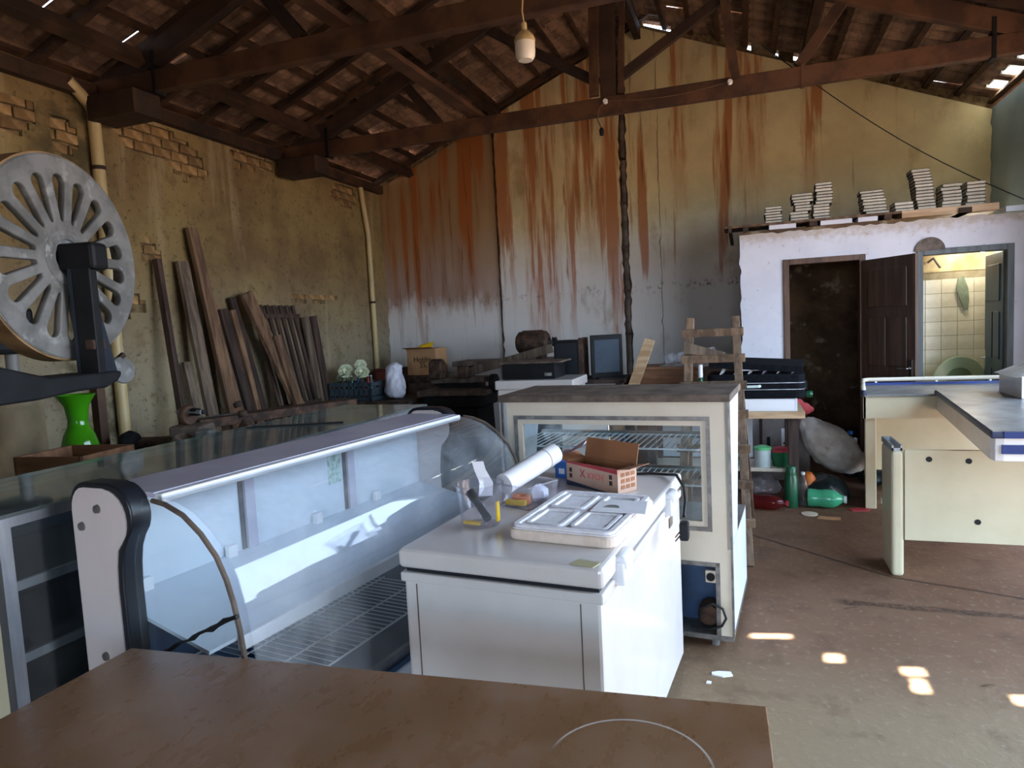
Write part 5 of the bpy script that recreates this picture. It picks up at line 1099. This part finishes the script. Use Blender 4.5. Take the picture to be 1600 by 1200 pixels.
MB().bb(.17, .30, -.002, 0, .1, .5).build('label', M['paper'], t)
pr = MB()
for k in range(7): pr.bb(.185, .285, -.003, -.002, .14+k*.035, .155+k*.035)
pr.bb(.04, .07, -.003, -.002, .2, .42); pr.build('print_marks', M['iron_dark'], t); text('AIR 12', .06, M['iron_dark'], t, (.3, -.003, .52), (R(90), 0, 0))
blob('cloth_bag', [(.12, 0), (.2, .03), (.19, .08), (.12, .13), (.03, .15)], M['coral'], (.40, 7.0, .60), 'coral red cloth bundle lying on the printed cardboard box', 'cloth', 5, .02, 14, (1.1, .8, 1.1))
# white sack leaning on the box
mb = MB(); rr = random.Random(9)
ax = [(.49, 6.75, .60, .05), (.53, 6.7, .56, .10), (.60, 6.66, .48, .16), (.68, 6.66, .39, .19), (.77, 6.7, .31, .19), (.87, 6.75, .24, .15), (.95, 6.8, .21, .09), (1.02, 6.84, .22, .05), (1.08, 6.87, .24, .055)]
mb.tube([(x, y, z) for x, y, z, r in ax], [r for *_, r in ax], 16); mb.v = [(x+rr.uniform(-.015, .015), y+rr.uniform(-.015, .015), max(.02, z+rr.uniform(-.015, .015))) for x, y, z in mb.v]
o = mb.build('sack', M['sack'], smooth=True); tag(o, 'dirty white woven sack slumped against the cardboard box', 'sack'); wrinkle(o, .045, 2)
blob('rubbish_bag', [(.12, 0), (.2, .03), (.2, .12), (.12, .2), (.03, .22)], M['bag_dark'], (.62, 6.15, 0), 'dark rubbish bag on the floor under the white sack', 'bag', 8, .02)
blob('rubbish_bag', [(.12, 0), (.17, .03), (.16, .15), (.1, .28), (.03, .32)], M['bag_dark'], (1.12, 6.85, 0), 'dark green rubbish bag in the shadow beside the counter leg', 'bag', 12, .02)
blob('film_heap', [(.1, 0), (.19, .04), (.18, .12), (.1, .18), (.02, .2)], M['film'], (.10, 6.35, 0), 'heap of clear film under the desk shelf', 'film', 14, .025)
def bottle(label, loc, h, r, mat, cap, lying=None):
    q = thing('bottle', label, 'bottle', loc); pr_ = [(r*.75, 0), (r*.95, h*.02), (r, h*.06), (r*.95, h*.2), (r*.93, h*.33), (r, h*.45), (r, h*.58), (r*.96, h*.65), (r*.86, h*.72), (r*.68, h*.79), (r*.48, h*.86), (r*.36, h*.9), (r*.34, h*.93)]
    c = (0, 0, 0); ax_ = (0, 0, 1)
    if lying is not None: c = (0, 0, r); ax_ = (math.cos(lying), math.sin(lying), 0)
    MB().lathe(pr_, c, 18, ax_).build('bottle_body', mat, q, smooth=True); v = Vector(ax_)
    MB().lathe([(r*.4, h*.93), (r*.4, h)], c, 12, ax_).build('cap', cap, q); return q
q = thing('bottle', 'tall dark green flask standing before the desk leg', 'bottle', (.335, 5.93, 0))
MB().lathe([(.05, 0), (.053, .01), (.053, .24), (.046, .26), (.046, .275)], (0, 0, 0), 20).build('bottle_body', M['green_dark'], q, smooth=True); MB().lathe([(.042, .275), (.042, .33), (.036, .338)], (0, 0, 0), 18).build('cap', M['green_dark'], q, smooth=True)
bottle('clear soda bottle standing right of the dark green flask', (.43, 5.98, 0), .28, .04, M['bottle_clear'], M['milky'])
bottle('clear bottle with a red cap on the desk shelf behind the ladder', (-.09, 6.25, .275), .27, .04, M['bottle_clear'], M['red'])
bottle('jade green soda bottle lying on the floor', (.46, 5.96, 0), .29, .075, M['jade'], M['milky'], R(-8))
bottle('red soda bottle lying under the desk shelf', (.02, 5.85, 0), .29, .06, M['bottle_red'], M['red'], R(-12))
q = bottle('dark bottle with a pale blue label in the doorway', (.93, 7.1, 0), .44, .06, M['iron_dark'], M['blue']); MB().lathe([(.062, .25), (.062, .37)], (0, 0, 0), 18).build('label', M['milky'], q, smooth=True)
blob('orange_bag', [(.04, 0), (.07, .02), (.07, .14), (.05, .22), (.02, .25)], M['orange'], (.49, 6.13, 0), 'orange packet standing between the bottles', 'packet', 2, .008, 10)
o = MB().lathe([(.003, 0), (.06, 0), (.062, .006), (.003, .008)], (0, 0, 0), 20).build('pot_lid', M['cream']); o.location = (.455, 5.72, 0); tag(o, 'pale round pot lid lying on the brown floor', 'lid')
o = MB().prism([(0, 0), (.16, -.02), (.17, .05), (.02, .07)], 'z', 0, .004).build('card_scrap', M['cardboard']); o.location = (.50, 5.6, 0); tag(o, 'flat cardboard scrap on the floor beyond the pot lid', 'scrap')
o = MB().prism([(0, 0), (.12, .02), (.14, .08), (.05, .1), (-.02, .05)], 'z', 0, .006).build('red_scrap', M['red']); o.location = (.78, 5.85, 0); tag(o, 'red wrapper on the floor beside the counter leg', 'wrapper')
o = MB().prism([(0, 0), (.05, -.01), (.09, .01), (.08, .04), (.03, .035), (.0, .02)], 'z', 0, .006).build('paper_scrap', M['paper']); o.location = (-.17, 3.03, 0); tag(o, 'white paper scrap on the floor near the cabinet foot', 'scrap')
o = MB().prism([(0, 0), (.02, 0), (.022, .016), (.004, .018)], 'z', 0, .006).build('paper_scrap', M['paper']); o.location = (-.19, 2.95, 0); tag(o, 'tiny white crumb of paper next to the larger paper scrap', 'scrap')
rr = random.Random(31); leafm = pm('dry_leaf', '#4e3a28', '#6b5138', 20, rough=.9)
for i, (x, y, wh) in enumerate(((.14, 2.42, 'nearest to the table corner'), (.42, 2.28, 'on the pale floor in front'), (.66, 2.47, 'right of the one on the pale floor'), (.95, 2.3, 'at the lower right edge of the floor'), (.93, 3.2, 'behind the sun spots'), (.5, 3.9, 'beside the floor crack'))):
    o = MB().prism([(-.03, 0), (-.01, .009), (.03, .004), (.034, -.002), (0, -.008)], 'z', 0, .004).build('dry_leaf', leafm); o.location = (x, y, 0); o.rotation_euler = (0, 0, rr.uniform(0, 3)); tag(o, 'dry brown leaf lying on the floor, '+wh, 'leaf', 'dry leaves on the floor')

# ------------------------------------------------------------------ ledge with old books above the washroom
t = thing('ledge_plank', 'weathered plank ledge carrying the old books above the washroom front', 'ledge', (0, PY, 2.42))
MB().bb(-.18, 1.42, -.04, .34, .045, .068).build('plank', M['plank_brown'], t, bev=.003)
MB().bb(1.42, 2.2, -.03, .34, .0, .068).build('rough_beam', M['board_wood'], t, bev=.004)
for x, w_ in ((.03, .05), (.655, .07), (1.30, .06), (1.93, .1), (-.12, .03)): MB().bb(x-w_/2, x+w_/2, -.06, 1.3, -.05 if x > .7 and 0 else .0, .045).build('joist', M['rafter'], t)
for x0, x1 in ((.25, .5), (.72, 1.0), (1.05, 1.22)): MB().bb(x0, x1, -.02, .2, 0, .045).build('white_brick', M['whitewash'], t, bev=.004)
o = MB().bb(0, .19, 0, .16, 0, .05).build('white_box', M['offwhite_steel']); o.location = (2.26, PY-.0, 2.40); tag(o, 'small white box at the far right end of the washroom top', 'box')
STK = [(.215, .375, 6, 'short first stack at the left', 0), (.455, .625, 4, 'second stack', 1), (.66, .81, 12, 'tall third stack with pale fore-edges', 3), (1.12, 1.32, 8, 'slanting fourth stack with dark covers', 4), (1.37, 1.53, 3, 'low fifth stack of three', 0), (1.57, 1.72, 13, 'tallest stack on the ledge', 5), (1.76, 1.92, 7, 'dim stack right of the tallest', 0), (1.96, 2.11, 7, 'last stack toward the right wall', 0)]
pages_m, cover_m = {}, {}
def book(label, x0, x1, z, h, dx, rz, group):
    w = round(x1-x0, 3)
    q = thing('book', label, 'book', ((x0+x1)/2+dx, PY+.14, z), rz, group)
    key = (w, h)
    if key not in pages_m:
        pm_ = MB().bb(-w/2+.004, w/2-.004, -.105, .095, .004, h-.004).mesh('pages'); pm_.materials.append(M['page']); pages_m[key] = pm_
        c = MB(); c.bb(-w/2, w/2, -.108, .11, 0, .004); c.bb(-w/2, w/2, -.108, .11, h-.004, h); c.bb(-w/2, w/2, .095, .11, 0, h); cm = c.mesh('cover'); cm.materials.append(M['cover']); cover_m[key] = cm
    inst('pages', pages_m[key], q, Matrix.Identity(4)); inst('cover', cover_m[key], q, Matrix.Identity(4))
rr = random.Random(77)
for si, (x0, x1, n, desc, mode) in enumerate(STK):
    z = 2.489
    hs = [round(rr.choice((.026, .028, .031)), 3) for _ in range(n)]
    if si == 1: n = 9; hs = [.03, .031, .028, .031, .026, .028, .026, .03, .028]; desc = 'second stack on the ledge'
    for k in range(n):
        xa, xb_, dx = x0, x1, rr.uniform(-.006, .006)
        if si == 1: xa, xb_, dx = (.455, .625, dx) if k < 3 else ((.49, .64, dx) if k < 6 else (.47, .66, dx))
        if si == 2: dx += .0 if k < 5 else .026
        if si == 3: dx += -.04*(k/7.0)
        if si == 5: dx += -.055*k/12
        h = hs[k]
        book('old book in the %s, %s' % (desc, ORD[n-1-k]+' from the top' if n-1-k else '') if k < n-1 else 'old book on top of the %s' % desc, xa, xb_, z, h, dx, rr.uniform(-.05, .05), 'old books stacked on the washroom ledge')
        z += h+.0008

# ------------------------------------------------------------------ washroom fittings
t = thing('toilet', 'pale green toilet with raised seat in the washroom', 'toilet', (2.16, 8.42, 0))
MB().lathe([(.12, 0), (.11, .12), (.14, .28), (.19, .38), (.19, .40), (.15, .40), (.08, .3), (.004, .25)], (0, -.22, 0), 24).build('bowl', M['toilet'], t, smooth=True)
MB().bb(-.21, .21, .06, .24, .38, .72).build('cistern', M['toilet'], t, bev=.03); MB().bb(-.15, .15, -.08, .2, 0, .38).build('pedestal', M['toilet'], t, bev=.04)
MB().lathe([(.125, -.012), (.24, -.012), (.245, 0), (.24, .012), (.125, .012), (.12, 0), (.125, -.012)], (0, -.01, .79), 32, (0, 1, .08), cap=False).build('seat_ring', M['toilet'], t, smooth=True)
MB().lathe([(.004, 0), (.225, 0), (.225, .012), (.004, .014)], (0, .02, .79), 32, (0, 1, .08)).build('seat_lid', pm('toilet_lid', '#8b9f78', None, rough=.25), t, smooth=True)
o = MB().sheet([(2.22, 8.70, 1.87), (2.20, 8.69, 1.75), (2.24, 8.69, 1.62), (2.28, 8.7, 1.52)], [(2.27, 8.70, 1.89), (2.31, 8.68, 1.75), (2.32, 8.69, 1.62), (2.31, 8.7, 1.52)], .02).build('hanging_cloth', pm('grey_green_cloth', '#8f9c86', '#79866f', 9, rough=.9), smooth=True); tag(o, 'grey-green cloth hanging on the washroom tiles', 'cloth')
o = MB().tube([(1.93, 8.70, 2.06), (1.97, 8.64, 2.1), (2.0, 8.6, 2.03), (2.02, 8.58, 1.99)], .012, 8).build('shower_pipe', M['iron']); tag(o, 'short bent pipe high on the washroom wall', 'pipe')
t = thing('tube_lamp', 'lit white tube lamp high inside the washroom', 'lamp', (2.25, 8.45, 2.14)); em = NT('lit_tube'); em.b.inputs['Emission Color'].default_value = (1, .9, .74, 1); em.b.inputs['Emission Strength'].default_value = 90.0
MB().tube([(-.10, .08, .05), (.12, -.08, -.02)], .016, 10).build('tube', em.m, t, smooth=True); MB().bar((-.13, .11, .075), (.15, -.09, .01), .03, .02).build('holder', M['white'], t)
